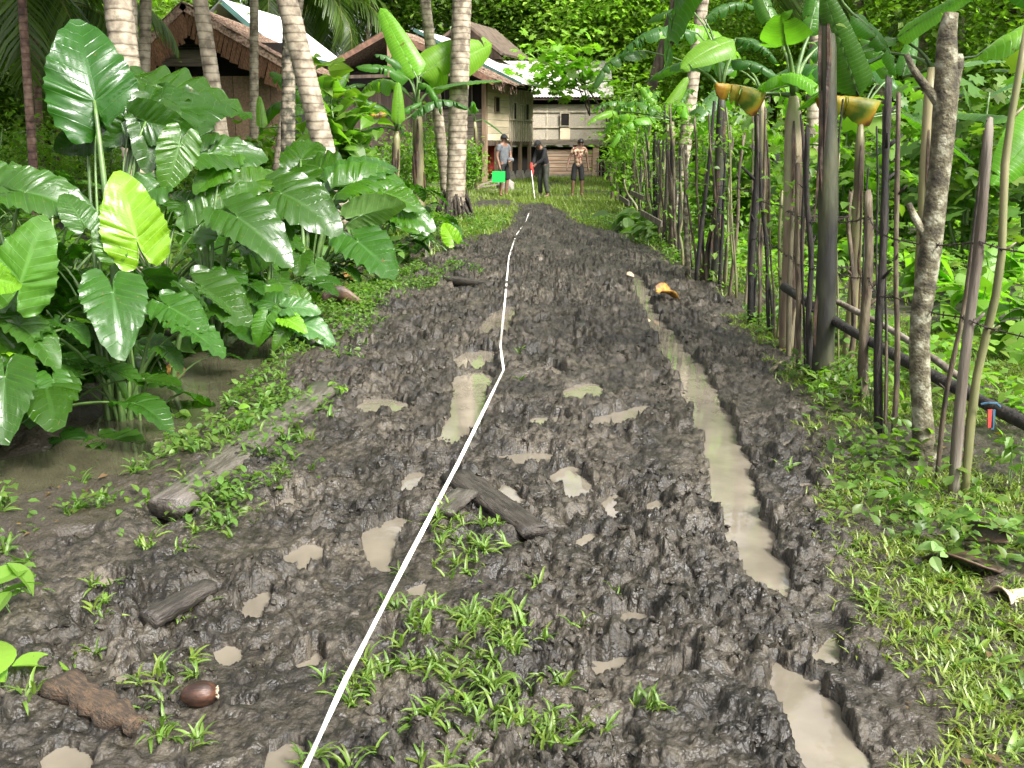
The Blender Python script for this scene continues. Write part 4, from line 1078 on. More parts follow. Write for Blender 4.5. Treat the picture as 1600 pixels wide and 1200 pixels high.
palm('slimmer left trunk of the twin palms by the track', trunk_px(664, -5, 692, 250, 22.5, 5), 0.125, 0.105, M['palm'], 15, 4.2)
palm('cracked right trunk of the twin palms by the track', trunk_px(722, -5, 712, 300, 21.5, 5), 0.21, 0.185, M['palm'], root=True)
palm('reddish slim palm trunk at the top left', trunk_px(34, -5, 50, 230, 17, 5), 0.075, 0.065, M['palm_red'], 15, 4.2)
palm('second reddish palm trunk behind the slim one at top left', trunk_px(52, -5, 62, 200, 22, 5), 0.08, 0.07, M['palm_red'])
palm('far white palm trunk above the middle roof', trunk_px(584, -5, 570, 80, 52, 3), 0.14, 0.12, M['palm'], 18)
palm('far brown palm trunk above the middle gable', trunk_px(617, -5, 618, 60, 56, 3.5), 0.14, 0.12, M['palm_red'], 18)
palm('far palm with drooping crown over the white tin roof', trunk_px(500, 20, 502, 120, 50, 0.6), 0.15, 0.13, M['palm_red'], 22, 4.8)
palm('far palm with spreading crown right of the white tin roof', trunk_px(545, 5, 552, 120, 58, 0.5), 0.15, 0.13, M['palm_red'], 22, 5.2)
palm('far palm with crown above the slanting trunk', trunk_px(440, 0, 436, 120, 46, 1.0), 0.15, 0.13, M['palm_red'], 20, 4.6)
palm('far palm with crown behind the twin palms', trunk_px(672, 0, 674, 90, 60, 0.8), 0.15, 0.13, M['palm_red'], 20, 5.0)
palm('palm with low fronds at the top left corner', trunk_px(-30, 40, -40, 250, 19, 1.0), 0.1, 0.09, M['palm_red'], 18, 3.6)
palm('young palm with low fronds behind the reddish trunks', trunk_px(95, 60, 95, 200, 25, 0.8), 0.1, 0.09, M['palm_red'], 18, 3.6)
palm('mottled leaning palm trunk behind the far bananas', trunk_px(1098, 0, 1058, 330, 20, 4), 0.125, 0.11, M['palm'])
palm('far palm trunk slanting between bananas at the top right', trunk_px(1340, 0, 1368, 110, 26, 2.0), 0.12, 0.1, M['palm'], 16, 4.0)
palm('far straight pale palm trunk left of the broken tree', trunk_px(1443, 10, 1441, 110, 27, 6), 0.12, 0.1, M['palm'])
palm('far palm trunk right behind the broken tree', trunk_px(1500, -5, 1497, 100, 24, 5), 0.12, 0.1, M['palm'])
palm('pinkish palm trunk behind the thick dark banana stem', trunk_px(1277, 20, 1268, 240, 17, 5), 0.11, 0.1, M['palm'])

# ================================================================== HOUSES
def planks(parent, name, m, o, ax, up, nrm, length, height, n, th=0.03, along='h', gap=0.012, skip=()):
    """n boards filling a rectangle: o corner, ax/up unit axes, nrm outwards"""
    o, ax, up, nrm = Vector(o), Vector(ax), Vector(up), Vector(nrm)
    for k in range(n):
        if k in skip: continue
        mb = MB(); j = random.uniform(-0.006, 0.008)
        if along == 'h':
            a, b = height * k / n, height * (k + 1) / n - gap
            P = [o + up*a, o + ax*length + up*a, o + ax*length + up*b, o + up*b]
        else:
            a, b = length * k / n, length * (k + 1) / n - gap
            e0 = random.uniform(-0.03, 0.0)
            P = [o + ax*a + up*e0, o + ax*b + up*e0, o + ax*b + up*height, o + ax*a + up*height]
        Q = [p + nrm*j for p in P] + [p + nrm*(j + th) for p in P]
        mb.add(Q, [(3,2,1,0),(4,5,6,7),(0,1,5,4),(1,2,6,5),(2,3,7,6),(3,0,4,7)])
        mb.build(name, m, parent)
def slab(mb, P, th):
    """quad P (4 points) given thickness downwards along its normal"""
    P = [Vector(p) for p in P]
    nn = (P[1] - P[0]).cross(P[3] - P[0]).normalized()
    if nn.z < 0: nn = -nn
    Q = P + [p - nn * th for p in P]
    mb.add(Q, [(0,1,2,3),(7,6,5,4),(0,4,5,1),(1,5,6,2),(2,6,7,3),(3,7,4,0)])
def thatch(parent, P, m, rows=14, per=60, th=0.14, name='thatch', wdt=0.07):
    """slab plus overlapping rows of leaf strips. P: eave0, eave1, ridge1, ridge0"""
    P = [Vector(p) for p in P]
    mb = MB(); slab(mb, P, th)
    r = mb.build('roof', m, parent)
    nn = (P[1] - P[0]).cross(P[3] - P[0]).normalized()
    if nn.z < 0: nn = -nn
    mb = MB()
    for i in range(rows):
        t = (i + 0.1) / rows
        for k in range(per):
            s = (k + random.random()) / per
            lo = P[0].lerp(P[1], s); hi = P[3].lerp(P[2], s)
            tt = t + random.uniform(-0.03, 0.03)
            a = lo.lerp(hi, tt - 0.06 - random.uniform(0, 0.035)) + nn * random.uniform(0.01, 0.05)
            b = lo.lerp(hi, min(1, tt + 1.2/rows)) + nn * 0.01
            w_ = (P[1] - P[0]).normalized() * wdt * random.uniform(0.4, 1)
            h = nn * 0.012
            mb.add([a - w_, a + w_, b + w_, b - w_, a - w_ + h, a + w_ + h, b + w_ + h, b - w_ + h], [(4,5,6,7),(0,4,7,3),(1,2,6,5),(0,1,5,4)])
    o = mb.build(name, m, r); o['kind'] = 'stuff'
    return r
def corrugated(parent, P, m, n=60, amp=0.018, name='roof'):
    """wavy tin sheet with real thickness: P eave0, eave1, ridge1, ridge0"""
    P = [Vector(p) for p in P]
    nn = (P[1] - P[0]).cross(P[3] - P[0]).normalized()
    if nn.z < 0: nn = -nn
    V = []; Fq = []
    for k in range(n*4 + 1):
        s = k / (n*4); z = amp * math.sin(k * math.pi / 2)
        for e, r in ((P[0], P[1]), (P[3], P[2])):
            p = e.lerp(r, s) + nn * z
            V += [p, p - nn * 0.008]
    for k in range(n*4):
        a = 4*k; b = a + 4
        Fq += [(a, b, b+2, a+2), (a+1, a+3, b+3, b+1), (a, a+1, b+1, b), (a+2, b+2, b+3, a+3)]
    return obj(name, mesh_np(name, V, Fq, smooth=False), m, parent)
def window_panel(parent, o, ax, up, nrm, w_, h, fm):
    o, ax, up, nrm = Vector(o), Vector(ax), Vector(up), Vector(nrm)
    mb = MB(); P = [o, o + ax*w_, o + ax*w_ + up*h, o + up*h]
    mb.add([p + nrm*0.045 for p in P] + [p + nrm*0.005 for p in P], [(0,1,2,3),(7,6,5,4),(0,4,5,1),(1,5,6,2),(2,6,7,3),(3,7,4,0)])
    wn = mb.build('window', M['interior_shade'], parent)  # solid panel, its near-black colour standing in for the unlit opening
    mb = MB(); t = 0.035
    c = nrm * 0.05
    mb.bar(P[0] + c - ax*t, P[1] + c + ax*t, t, t*1.2, nrm); mb.bar(P[3] + c - ax*t, P[2] + c + ax*t, t, t*1.2, nrm)
    mb.bar(P[0] + c, P[3] + c, t, t, nrm); mb.bar(P[1] + c, P[2] + c, t, t, nrm)
    mb.build('frame', fm, wn)

X_, Y_, Z_ = Vector((1, 0, 0)), Vector((0, 1, 0)), Vector((0, 0, 1))
# ---------------- middle stilt house
YB = 38.5
cB = A(757, 250, YB); gB = gz(cB.x, YB)
HB = empty('stilt_house', (cB.x, YB, gB), R_(-17))
tag(HB, 'brown plank stilt house with wide gable and pale side wall behind the bananas', 'house')
def zB(v, u=757, Y=YB): return A(u, v, Y).z - gB
fl, wt, pk = zB(219), zB(120), zB(50, 632, 39.6)
Wd, Dp = 6.2, 5.6
planks(HB, 'board', M['plank_grey'], (-1.75, 0.04, fl), X_, Z_, -Y_, 1.75, (wt - fl)*0.5, 5)
planks(HB, 'board', M['plank_dark'], (-Wd, 0.04, fl), X_, Z_, -Y_, Wd - 1.78, (wt - fl)*0.78, 22, along='v')
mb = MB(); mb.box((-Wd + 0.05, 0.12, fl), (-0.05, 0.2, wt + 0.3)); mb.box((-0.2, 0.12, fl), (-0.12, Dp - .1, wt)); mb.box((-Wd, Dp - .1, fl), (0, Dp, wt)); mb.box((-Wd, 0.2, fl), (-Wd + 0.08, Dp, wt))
mb.build('shade_backing', M['interior_shade'], HB)  # backing walls coloured near-black in place of indoor and eave shade
mb = MB(); mb.box((-Wd - .05, -0.1, fl - 0.2), (0.02, Dp, fl - 0.03)); mb.build('floor_frame', M['plank_dark'], HB)
ysp = 2.6
planks(HB, 'board', M['plank_light'], (0, 0.06, fl), Y_, Z_, X_, ysp, wt - fl, 9)
planks(HB, 'board', M['mat_wall'], (0, ysp + 0.02, fl - 0.02), Y_, Z_, X_, Dp - ysp, wt - fl - 0.25, 2)
for k in range(11):
    mb = MB(); y = ysp + 0.08 + (Dp - ysp - 0.15) * k / 10; mb.box((0.035, y - 0.025, fl - 0.05), (0.075, y + 0.025, wt - 0.3)); mb.build('batten', M['batten'], HB)
for zz in (0.38, 0.68):
    mb = MB(); mb.box((0.07, ysp, fl + (wt-fl)*zz*0.9), (0.1, Dp, fl + (wt-fl)*zz*0.9 + 0.05)); mb.build('batten', M['batten'], HB)
window_panel(HB, (0.03, 1.0, fl + (wt-fl)*0.46), Y_, Z_, X_, 0.45, 0.55, M['house_post'])
window_panel(HB, (0.06, 3.0, fl + (wt-fl)*0.36), Y_, Z_, X_, 0.35, 0.65, M['batten'])
window_panel(HB, (0.06, 4.5, fl + (wt-fl)*0.36), Y_, Z_, X_, 0.4, 0.65, M['batten'])
window_panel(HB, (-1.55, -0.02, fl + (wt-fl)*0.52), X_, Z_, -Y_, 1.1, (wt-fl)*0.4, M['plank_dark'])
mb = MB(); mb.bar((0.02, 0.0, -0.05), (0.02, 0.0, wt), 0.17, 0.17, Y_); mb.build('corner_post', M['house_post'], HB)
for (x, y) in ((0.0, 1.3), (0.0, 2.9), (0.0, 4.1), (0.0, 5.3), (-1.6, 0), (-3.2, 0), (-4.8, 0), (-6.1, 0), (-2.0, 4.5), (-4.2, 4.5)):
    mb = MB(); mb.bar((x, y, 0.2), (x, y, fl - 0.03), 0.13, 0.13, Y_); p = mb.build('stilt', M['house_post'], HB)
    mb = MB(); mb.add([(x-.2,y-.2,-.05),(x+.2,y-.2,-.05),(x+.2,y+.2,-.05),(x-.2,y+.2,-.05),(x-.11,y-.11,.36),(x+.11,y-.11,.36),(x+.11,y+.11,.36),(x-.11,y+.11,.36)], [(0,3,2,1),(4,5,6,7),(0,1,5,4),(1,2,6,5),(2,3,7,6),(3,0,4,7)])
    mb.build('footing', M['concrete'], p)
px, xr, xl = -3.38, 0.75, -7.4
er = pk - (pk - wt) * (xr - px) / (0.6 - px) - 0.1
el_ = pk - (pk - er) * (px - xl) / (xr - px)
y0, y1 = -0.9, 6.4
thatch(HB, [(xr, y0, er), (xr, 1.5, er), (px, 1.5, pk), (px, y0, pk)], M['thatch'], 12, 26)
r = thatch(HB, [(xl, y0, el_), (xl, y1, el_), (px, y1, pk), (px, y0, pk)], M['thatch'], 12, 60)
corrugated(HB, [(xr + 0.25, 1.3, er - 0.02), (xr + 0.25, y1, er - 0.02), (px, y1, pk + 0.22), (px, 1.3, pk + 0.22)], M['tin_pink'], 24)
mb = MB(); mb.bar((xr + 0.25, 1.28, er - 0.05), (px, 1.28, pk + 0.2), 0.05, 0.12); mb.build('fascia', M['tin_green'], HB)
mb = MB(); mb.bar((xr, y0 - 0.05, er - 0.1), (px, y0 - 0.05, pk - 0.1), 0.05, 0.2); mb.build('rake_board', M['fascia'], HB)
mb = MB(); mb.bar((xl, y0 - 0.05, el_ - 0.1), (px, y0 - 0.05, pk - 0.1), 0.05, 0.2); mb.build('rake_board', M['fascia'], HB)
mb = MB(); mb.bar((px, y0 - 0.02, wt), (px, y0 - 0.02, pk - 0.2), 0.12, 0.12, Y_); mb.build('king_post', M['house_post'], HB)
mb = MB(); mb.bar((xl + .5, y0, wt + 0.05), (xr - 0.6, y0, wt + 0.05), 0.1, 0.12); mb.build('tie_beam', M['plank_dark'], HB)
mb = MB()
for k in range(40):
    a = Vector((xr + random.uniform(-0.15, 0.1), y0 + 2.4 * random.random(), er - 0.05)); mb.bar(a, a + Vector((random.uniform(0, .12), random.uniform(-.05, .05), -random.uniform(.15, .4))), 0.03, 0.01)
o = mb.build('thatch_fringe', M['thatch'], HB); o['kind'] = 'stuff'
# rear upper roof
mb = MB(); slab(mb, [(-0.8, 4.2, pk - 0.5), (-0.8, 8, pk - 0.5), (-2.5, 8, pk + 0.85), (-2.5, 4.2, pk + 0.85)], 0.1); slab(mb, [(-4.6, 4.2, pk - 0.5), (-4.6, 8, pk - 0.5), (-2.5, 8, pk + 0.85), (-2.5, 4.2, pk + 0.85)], 0.1)
mb.add([(-0.9, 4.6, pk - 0.7), (-4.4, 4.6, pk - 0.7), (-2.5, 4.6, pk + 0.7), (-0.9, 4.7, pk - 0.7), (-4.4, 4.7, pk - 0.7), (-2.5, 4.7, pk + 0.7)], [(0,1,2),(5,4,3),(0,3,4,1),(1,4,5,2),(2,5,3,0)])
mb.build('rear_roof', M['plank_dark'], HB)

# ---------------- far house with bamboo-mat wall
YC = 46.0
a = A(824, 226, YC); b = A(946, 226, YC); gC = gz(a.x, YC)
HC = empty('mat_walled_house', (a.x, YC, gC)); tag(HC, 'grey bamboo-mat house on plank base at the end of the track', 'house')
def zC(v): return A(880, v, YC).z - gC
W = b.x - a.x; f0, t0 = zC(226), zC(163)
npan = 4
for k in range(npan):
    mb = MB(); mb.box((W*k/npan - 0.4*(k == 0), 0, f0 + 0.22), (W*(k+1)/npan - 0.01, 0.04, t0)); mb.build('mat_panel', M['mat_wall'], HC)
    mb = MB(); mb.box((W*k/npan - 0.03, -0.03, f0), (W*k/npan + 0.03, -0.003, t0)); mb.build('batten', M['batten'], HC)
for zz in (f0 + (t0-f0)*0.42, f0 + (t0-f0)*0.8):
    mb = MB(); mb.box((-0.4, -0.055, zz), (W, -0.033, zz + 0.05)); mb.build('batten', M['batten'], HC)
mb = MB(); mb.box((-0.4, -0.09, f0 - 0.02), (W + 0.1, 0.03, f0 + 0.2)); mb.build('sill_beam', M['plank_grey'], HC)
wx0 = A(876, 200, YC).x - a.x
window_panel(HC, (wx0, -0.06, zC(197)), X_, Z_, -Y_, 0.38, 0.55, M['batten'])
mb = MB(); mb.box((wx0 - 0.02, -0.08, f0 + 0.22), (wx0 + 0.42, -0.058, zC(198.5))); mb.build('shutter', M['plank_light'], HC)
bx0 = A(852, 250, YC).x - a.x; bx1 = A(926, 250, YC).x - a.x
planks(HC, 'board', M['plank_pink'], (bx0, 0.15, 0.12), X_, Z_, -Y_, bx1 - bx0, f0 - 0.32, 7, 0.04, gap=0.025)
mb = MB(); mb.box((-1.5, 0.35, 0), (W + .5, 0.45, f0 - 0.1)); mb.build('shade_backing', M['interior_shade'], HC)  # near-black sheet standing in for the shade below the floor
mb = MB(); mb.box((bx1, 0.02, -0.05), (bx1 + 0.28, 0.2, f0 - 0.03)); mb.build('corner_post', M['plank_pink'], HC)
mb = MB(); mb.box((bx0, 0.05, -0.05), (bx1, 0.3, 0.11)); mb.build('footing', M['concrete'], HC)
mb = MB(); mb.box((-0.4, 0.1, t0), (W + 0.3, 0.2, t0 + 0.45)); mb.box((-0.4, 0.1, f0), (W + .2, 4.4, f0 + .1)); mb.build('shade_backing', M['interior_shade'], HC)  # near-black strip painted as the shade below the eave, plus the floor
ez = zC(152); rz_ = A(830, 96, YC + 3.4).z - gC
corrugated(HC, [(-0.7, -0.4, ez), (W + 0.3, -0.4, ez), (W + 0.3, 3.2, rz_), (-3.0, 3.2, rz_)], M['tin_pink'], 34, 0.02)
corrugated(HC, [(W + 0.3, 7.0, ez), (-3.0, 7.0, ez), (-3.0, 3.2, rz_), (W + 0.3, 3.2, rz_)], M['tin_pink'], 34, 0.02)
mb = MB(); mb.bar((-0.3, -0.3, ez - 0.08), (W + 0.25, -0.3, ez - 0.08), 0.08, 0.08); mb.build('eave_beam', M['plank_dark'], HC)
# picket fence at its right
pf = A(932, 270, 45.2); PFX = pf.x
FP = empty('picket_fence', (pf.x, 45.2, gz(pf.x, 45.2))); tag(FP, 'small grey picket fence right of the far house', 'fence')
for k in range(9):
    mb = MB(); x = 0.17 * k; mb.box((x, -0.02, 0.02), (x + 0.07, 0.02, 0.85 + random.uniform(-.08, .08)), 0.008); mb.build('picket', M['plank_grey'], FP)
for zz in (0.25, 0.7):
    mb = MB(); mb.box((-0.05, 0.022, zz), (1.5, 0.05, zz + 0.06)); mb.build('rail', M['plank_grey'], FP)

# ---------------- thatched house at the left
YA = 30.0
a0, a1 = A(222, 150, YA), A(452, 150, YA); gA = gz(a0.x, YA)
HA = empty('thatched_house', (a0.x, YA, gA)); tag(HA, 'dark thatched house with woven brown wall behind the left palms', 'house')
def zA(v): return A(300, v, YA).z - gA
W = a1.x - a0.x; wb, wt_, ev, apx = 0.5, zA(119), zA(106), zA(8)
xa = A(298, 10, YA).x - a0.x
n = 8
for k in range(n):
    mb = MB(); mb.box((W*k/n, 0.0, wb), (W*(k+1)/n - 0.02, 0.04, wt_)); mb.build('mat_panel', M['mat_brown'], HA)
mb = MB(); mb.box((0, 0.3, wb), (W, 0.4, apx - 1.0)); mb.box((-.05, .05, wb), (0, 6, wt_)); mb.box((W, .05, wb), (W + .05, 6, wt_)); mb.build('shade_backing', M['interior_shade'], HA)  # near-black walls behind the gable gap, shade put into their colour
for k in range(5):
    mb = MB(); x = W * k / 4; mb.bar((x, 0.1, -0.1), (x, 0.1, wt_ + 0.5), 0.12, 0.12, Y_); mb.build('stilt', M['plank_dark'], HA)
s0 = A(262, 50, YA).x - a0.x; s1 = A(318, 50, YA).x - a0.x
for k in range(10):
    z = zA(76) + (zA(34) - zA(76)) * k / 9; q = k / 9
    mb = MB(); mb.box((s0 - 0.2 + 0.35*q, -0.06, z), (s1 + 0.2 - 0.35*q, -0.03, z + 0.05)); mb.build('gable_slat', M['dark_bamboo'], HA)
b0 = A(248, 90, YA).x - a0.x; b1 = A(318, 90, YA).x - a0.x
mb = MB(); mb.box((b0, -0.1, zA(104)), (b1, -0.065, zA(78))); mb.build('pale_gable_board', M['plank_grey'], HA)
y0, y1 = -0.7, 6.0
el_x, er_x = A(204, 110, YA).x - a0.x, A(462, 110, YA).x - a0.x
evr = zA(102)
thatch(HA, [(er_x, y0, evr), (er_x, y1, evr), (xa, y1, apx), (xa, y0, apx)], M['thatch'], 16, 60, 0.2)
thatch(HA, [(el_x, y0, evr), (el_x, y1, evr), (xa, y1, apx), (xa, y0, apx)], M['thatch'], 16, 60, 0.2)
for (ex, s) in ((er_x, 1), (el_x, -1)):                            # strips of palm leaf showing under the rake
    for k in range(24):
        t = (k + 0.3) / 24.5
        p = Vector((ex, y0 + 0.02, evr - 0.2)).lerp(Vector((xa, y0 + 0.02, apx - 0.2)), t)
        mb = MB(); mb.bar(p, p + Vector((-s*0.22, 0.15, -0.5 - random.uniform(0, .15))), 0.12, 0.015, Y_); mb.build('thatch_strip', M['thatch_red'], HA)
# ---------------- house with the pale tin roof
P1, P2, P3, P4 = A(346, -2, 35.0), A(440, 80, 35.0), A(543, 100, 41.4), A(452, 27, 41.0)
P4.z = P1.z; P3.z = P2.z
g = gz(P2.x, 35)
HD = empty('tin_roofed_house', (P2.x, 35, g)); tag(HD, 'house with a bright white tin roof behind the thatched one', 'house')
O = Vector((P2.x, 35, g))
ml = [P1*2 - P2, P4*2 - P3]
for m_ in ml: m_.z = P2.z
corrugated(HD, [P2 - O, P3 - O, P4 - O, P1 - O], M['tin_white'], 40, 0.015)
corrugated(HD, [ml[1] - O, ml[0] - O, P1 - O, P4 - O], M['tin_white'], 40, 0.015)
mb = MB(); mb.bar(P2 - O - Vector((0, 0, .1)), P3 - O - Vector((0, 0, .1)), 0.05, 0.18); mb.build('eave_fascia', M['tin_green'], HD)
mb = MB(); mb.bar(P2 - O - Vector((0, .02, .1)), P1 - O - Vector((0, .02, .1)), 0.05, 0.16); mb.build('rake_fascia', M['tin_green'], HD)
ax_ = (P3 - P2); ax_.z = 0; ln = ax_.length; ax_.normalize(); nn_ = Vector((ax_.y, -ax_.x, 0))
planks(HD, 'board', M['tin_white'], Vector((0, 0, 0.7)) - nn_*0.45, ax_, Z_, nn_, ln, P2.z - g - 0.9, 18, along='v')
mb = MB()
q0 = Vector((0, 0.3, 0.5)) - nn_*0.5; q1 = ml[0] - O + nn_*0.5 + Vector((0, .3, 0)); q1.z = 0.5
mb.bar(q0 + Z_*2, q1 + Z_*2, 0.1, 4.0); mb.build('gable_wall', M['plank_dark'], HD)

# ================================================================== TREES AND SHRUBS
QUAD = (np.array([(0, 0, 0), (0.32, 0.5, 0.06), (0, 1, -0.08), (-0.32, 0.5, 0.06)]), np.array([(0, 1, 2, 3)]))
LOBED_V = [(0, 0.25, 0.0)]
for k in range(22):
    a_ = -2.7 + 5.4 * k / 21; rr_ = (0.62 if k % 3 == 1 else 0.40 if k % 3 == 0 else 0.5) * (1.0 - 0.15*abs(a_)/2.7)
    LOBED_V.append((math.sin(a_) * rr_, 0.25 + math.cos(a_) * rr_, -0.12 * rr_))
LOBED = (np.array(LOBED_V), np.array([(0, k, k + 1) for k in range(1, 22)]))
def crown_mesh(name, seed, n_clump, per, rx, ry, rz, leaf, col, hollow=0.35, sig=0.28, yellow=0.3, tm=QUAD):
    rs = np.random.default_rng(seed)
    u = rs.normal(size=(n_clump, 3)); u /= np.linalg.norm(u, axis=1)[:, None]
    r = hollow + (1 - hollow) * rs.uniform(0, 1, n_clump)**0.5
    c = u * r[:, None] * np.array([rx, ry, rz])
    n = n_clump * per
    cs = rs.uniform(0.6, 1.35, n_clump)
    pos = np.repeat(c, per, 0) + rs.normal(size=(n, 3)) * np.repeat(cs, per)[:, None] * sig * np.array([rx, ry, rz*0.6]).mean() * np.array([1, 1, 0.6])
    base = greens(n, col, 0.3, yellow) * np.repeat(rs.uniform(0.65, 1.4, n_clump), per)[:, None]
    me = scatter(name, tm[0], tm[1], pos, rs.uniform(0, 6.28, n), rs.uniform(-0.9, 0.5, n), rs.normal(0, 0.5, n), rs.uniform(0.7, 1.3, n) * leaf, base, smooth=False)
    me.materials.append(M['leaf'])
    return me
CROWN = [crown_mesh('crown_foliage', 201, 70, 320, 1, 1, 0.8, 0.05, (0.1, 0.18, 0.03)),
         crown_mesh('crown_foliage', 202, 60, 360, 1, 1, 1.0, 0.055, (0.14, 0.24, 0.036)),
         crown_mesh('crown_foliage', 203, 80, 270, 1, 1, 0.7, 0.045, (0.085, 0.165, 0.032)),
         crown_mesh('crown_foliage', 204, 54, 360, 1, 1, 1.1, 0.06, (0.18, 0.3, 0.04))]
def tree(label, u, v0, Y, H, r, cz, kind, lean=0.0, mt='bark', tr=0.16, name='broadleaf_tree', grp='broadleaf trees behind the houses and plots', cr_scale=(1, 1, 1)):
    p = A(u, v0, Y); B = Vector((p.x, Y, gz(p.x, Y) - 0.05))
    e = empty(name, B); tag(e, label, 'tree', grp)
    top = Vector((lean, 0, H))
    mb = MB()
    path = smooth_path([Vector((0, 0, 0)), top*0.35 + Vector((random.uniform(-.15, .15), 0, 0)), top*0.7, top], 14)
    mb.tube(path, [tr * (1.25 - 0.95 * i / 13) for i in range(14)], 9, 0.06)
    mb.build('trunk', M[mt], e, True)
    c = Vector((lean, 0, cz))
    for k in range(6):
        a = k * 1.05 + random.random(); s = path[5 + k % 6]
        q = c + Vector((math.cos(a)*r*0.75, math.sin(a)*r*0.75, random.uniform(-.3, .5)*r))
        mb = MB(); mb.tube(smooth_path([s, s.lerp(q, 0.5) + Vector((0, 0, 0.25*r*random.random())), q], 7), [tr*0.45*(1 - 0.85*i/6) for i in range(7)], 6, 0.05)
        mb.build('limb', M[mt], e, True)
    o = bpy.data.objects.new('crown', CROWN[kind]); COL.objects.link(o); o.parent = e
    o.location = c; o.scale = (r*cr_scale[0], r*cr_scale[1], r*cr_scale[2]); o.rotation_euler = (0, 0, random.uniform(0, 6.28))
    return e
tree('dark leaning tree whose crown hangs over the far end of the track', 972, 300, 35, 10.0, 2.3, 8.4, 0, 2.6, tr=0.22)
tree('second dark tree overhanging the far house roof', 905, 262, 55, 12, 4.8, 8.8, 1, -1.0, tr=0.22)
tree('leafy tree right of the leaning dark one', 1015, 280, 52, 12, 4.8, 8.0, 1, 0.4)
tree('broad tree behind the twin palms', 760, 240, 57, 13, 5.2, 9.0, 0, 0)
tree('tree behind the drooping yellow leaf', 1255, 270, 33, 9, 2.8, 6.0, 1)
tree('pale green tree behind the cupped banana leaf', 1200, 270, 43, 10, 4.0, 6.2, 3)
tree('dark tree behind the thick banana stem', 1320, 270, 40, 11, 4.2, 7.0, 0)
tree('bright tree left of the broken trunk', 1400, 270, 37, 9, 3.6, 5.2, 3)
tree('dense bright tree filling the top right corner', 1570, 300, 24, 7.5, 2.9, 4.9, 1)
tree('dark tree low behind the top right tree', 1500, 280, 34, 8, 3.8, 4.6, 2)
tree('tree behind the far right plot', 1660, 290, 30, 9, 3.8, 5.0, 0)
tree('leafy tree behind the reddish palms at top left', 80, 250, 33, 9, 3.8, 4.8, 1)
tree('dark tree at the far left edge', -60, 250, 30, 10, 4.0, 5.6, 0)
tree('tree above the thatched roof', 200, 230, 44, 12, 4.4, 8.4, 0)
tree('tree left behind the thatched roof', 130, 240, 38, 10, 3.8, 6.0, 3)
tree('bright low tree beyond the bare palm trunks', 990, 270, 52, 9, 4.4, 5.2, 3)
tree('tall dark tree far behind the bamboo-mat house', 860, 240, 66, 16, 6.0, 10.5, 2, tr=0.25)
tree('tall dark tree far right behind the fence', 1090, 240, 60, 16, 6.0, 10.5, 0, tr=0.25)

# small tree with big lobed bright leaves in front of the far house
p = A(948, 300, 41); B = Vector((p.x, 41, gz(p.x, 41)))
e = empty('lobed_leaf_tree', B); tag(e, 'small tree with big bright lobed leaves before the far house roof', 'tree')
mb = MB(); top = A(905, 118, 41) - B
mb.tube(smooth_path([Vector((0, 0, -.05)), Vector((0.1, 0, top.z*0.5)), top], 10), [0.06*(1.2 - 0.09*i) for i in range(10)], 8, 0.05); mb.build('trunk', M['bark'], e, True)
n = 330; cen = A(884, 108, 41) - B
pos = np.array(cen)[None] + rng.normal(size=(n, 3)) * np.array([0.9, 0.7, 0.55])
pos = pos[pos[:, 2] > 3.2]
n = len(pos)
kk = np.linalg.norm((pos - np.array(cen)) / np.array([0.72, 0.6, 0.42]), axis=1)
me = scatter('crown', LOBED[0], LOBED[1], pos, rng.uniform(0, 6.28, n), rng.uniform(-0.9, 0.2, n), rng.normal(0, 0.4, n), rng.uniform(0.3, 0.5, n), greens(n, (0.16, 0.32, 0.035), 0.35, 0.4), smooth=False)
obj('crown', me, M['leaf'], e)
for k in range(7):
    q = Vector(pos[k*9]); s = top * random.uniform(0.6, 0.95)
    mb = MB(); mb.tube([s, s.lerp(q, .5) + Vector((0, 0, .1)), q], [0.03, 0.022, 0.01], 5); mb.build('limb', M['bark'], e, True)

# shrubs
def shrub(label, u, v, h, r, n, leaf, col, tm=OVATE2, name='shrub', yellow=0.4, stems=7, zlow=0.15, cat='shrub', Yfix=None):
    B = on_ground(u, v) if Yfix is None else Vector((A(u, v, Yfix).x, Yfix, gz(A(u, v, Yfix).x, Yfix)))
    if n < 300: tm = {id(OVATE): OVATE_HI, id(HEART): HEART_HI}.get(id(tm), tm)
    e = empty(name, B); tag(e, label, cat, 'shrubs and undergrowth')
    ends = []
    mb = MB()
    for k in range(stems):
        a = random.uniform(0, 6.283); q = Vector((math.cos(a)*r*0.6*random.random(), math.sin(a)*r*0.6*random.random(), h*random.uniform(0.6, 1.0)))
        mb.tube(smooth_path([Vector((math.cos(a)*.05, math.sin(a)*.05, -.03)), q*0.5 + Vector((random.uniform(-.1, .1)*r, random.uniform(-.1, .1)*r, 0)), q], 6), [0.014*h*(1 - 0.13*i) for i in range(6)], 5); ends.append(q)
    mb.build('stems', M['petiole'], e, True)
    c = np.array([tuple(q) for q in ends]); ci = rng.integers(0, len(c), n); t = rng.uniform(0.35, 1.05, n)
    pos = c[ci] * np.stack([t**0.8, t**0.8, t], -1) + rng.normal(size=(n, 3)) * np.array([r*0.33, r*0.33, h*0.12])
    pos[:, 2] = np.clip(pos[:, 2], zlow*h*0.4, None)
    me = scatter('foliage', tm[0], tm[1], pos, rng.uniform(0, 6.28, n), rng.uniform(-0.9, 0.3, n), rng.normal(0, 0.4, n), rng.uniform(0.65, 1.3, n) * leaf, greens(n, col, 0.35, yellow), smooth=False)
    obj('foliage', me, M['leaf'], e)
    return e
GBR, GMD, GDK = (0.16, 0.3, 0.035), (0.11, 0.22, 0.03), (0.07, 0.15, 0.028)
shrub('bright leafy vine bush at the far end of the fence', 975, 322, 2.3, 0.7, 900, 0.14, GBR)
shrub('tall bright bush hiding the right end of the far house', 965, 296, 3.6, 1.0, 900, 0.2, GBR)
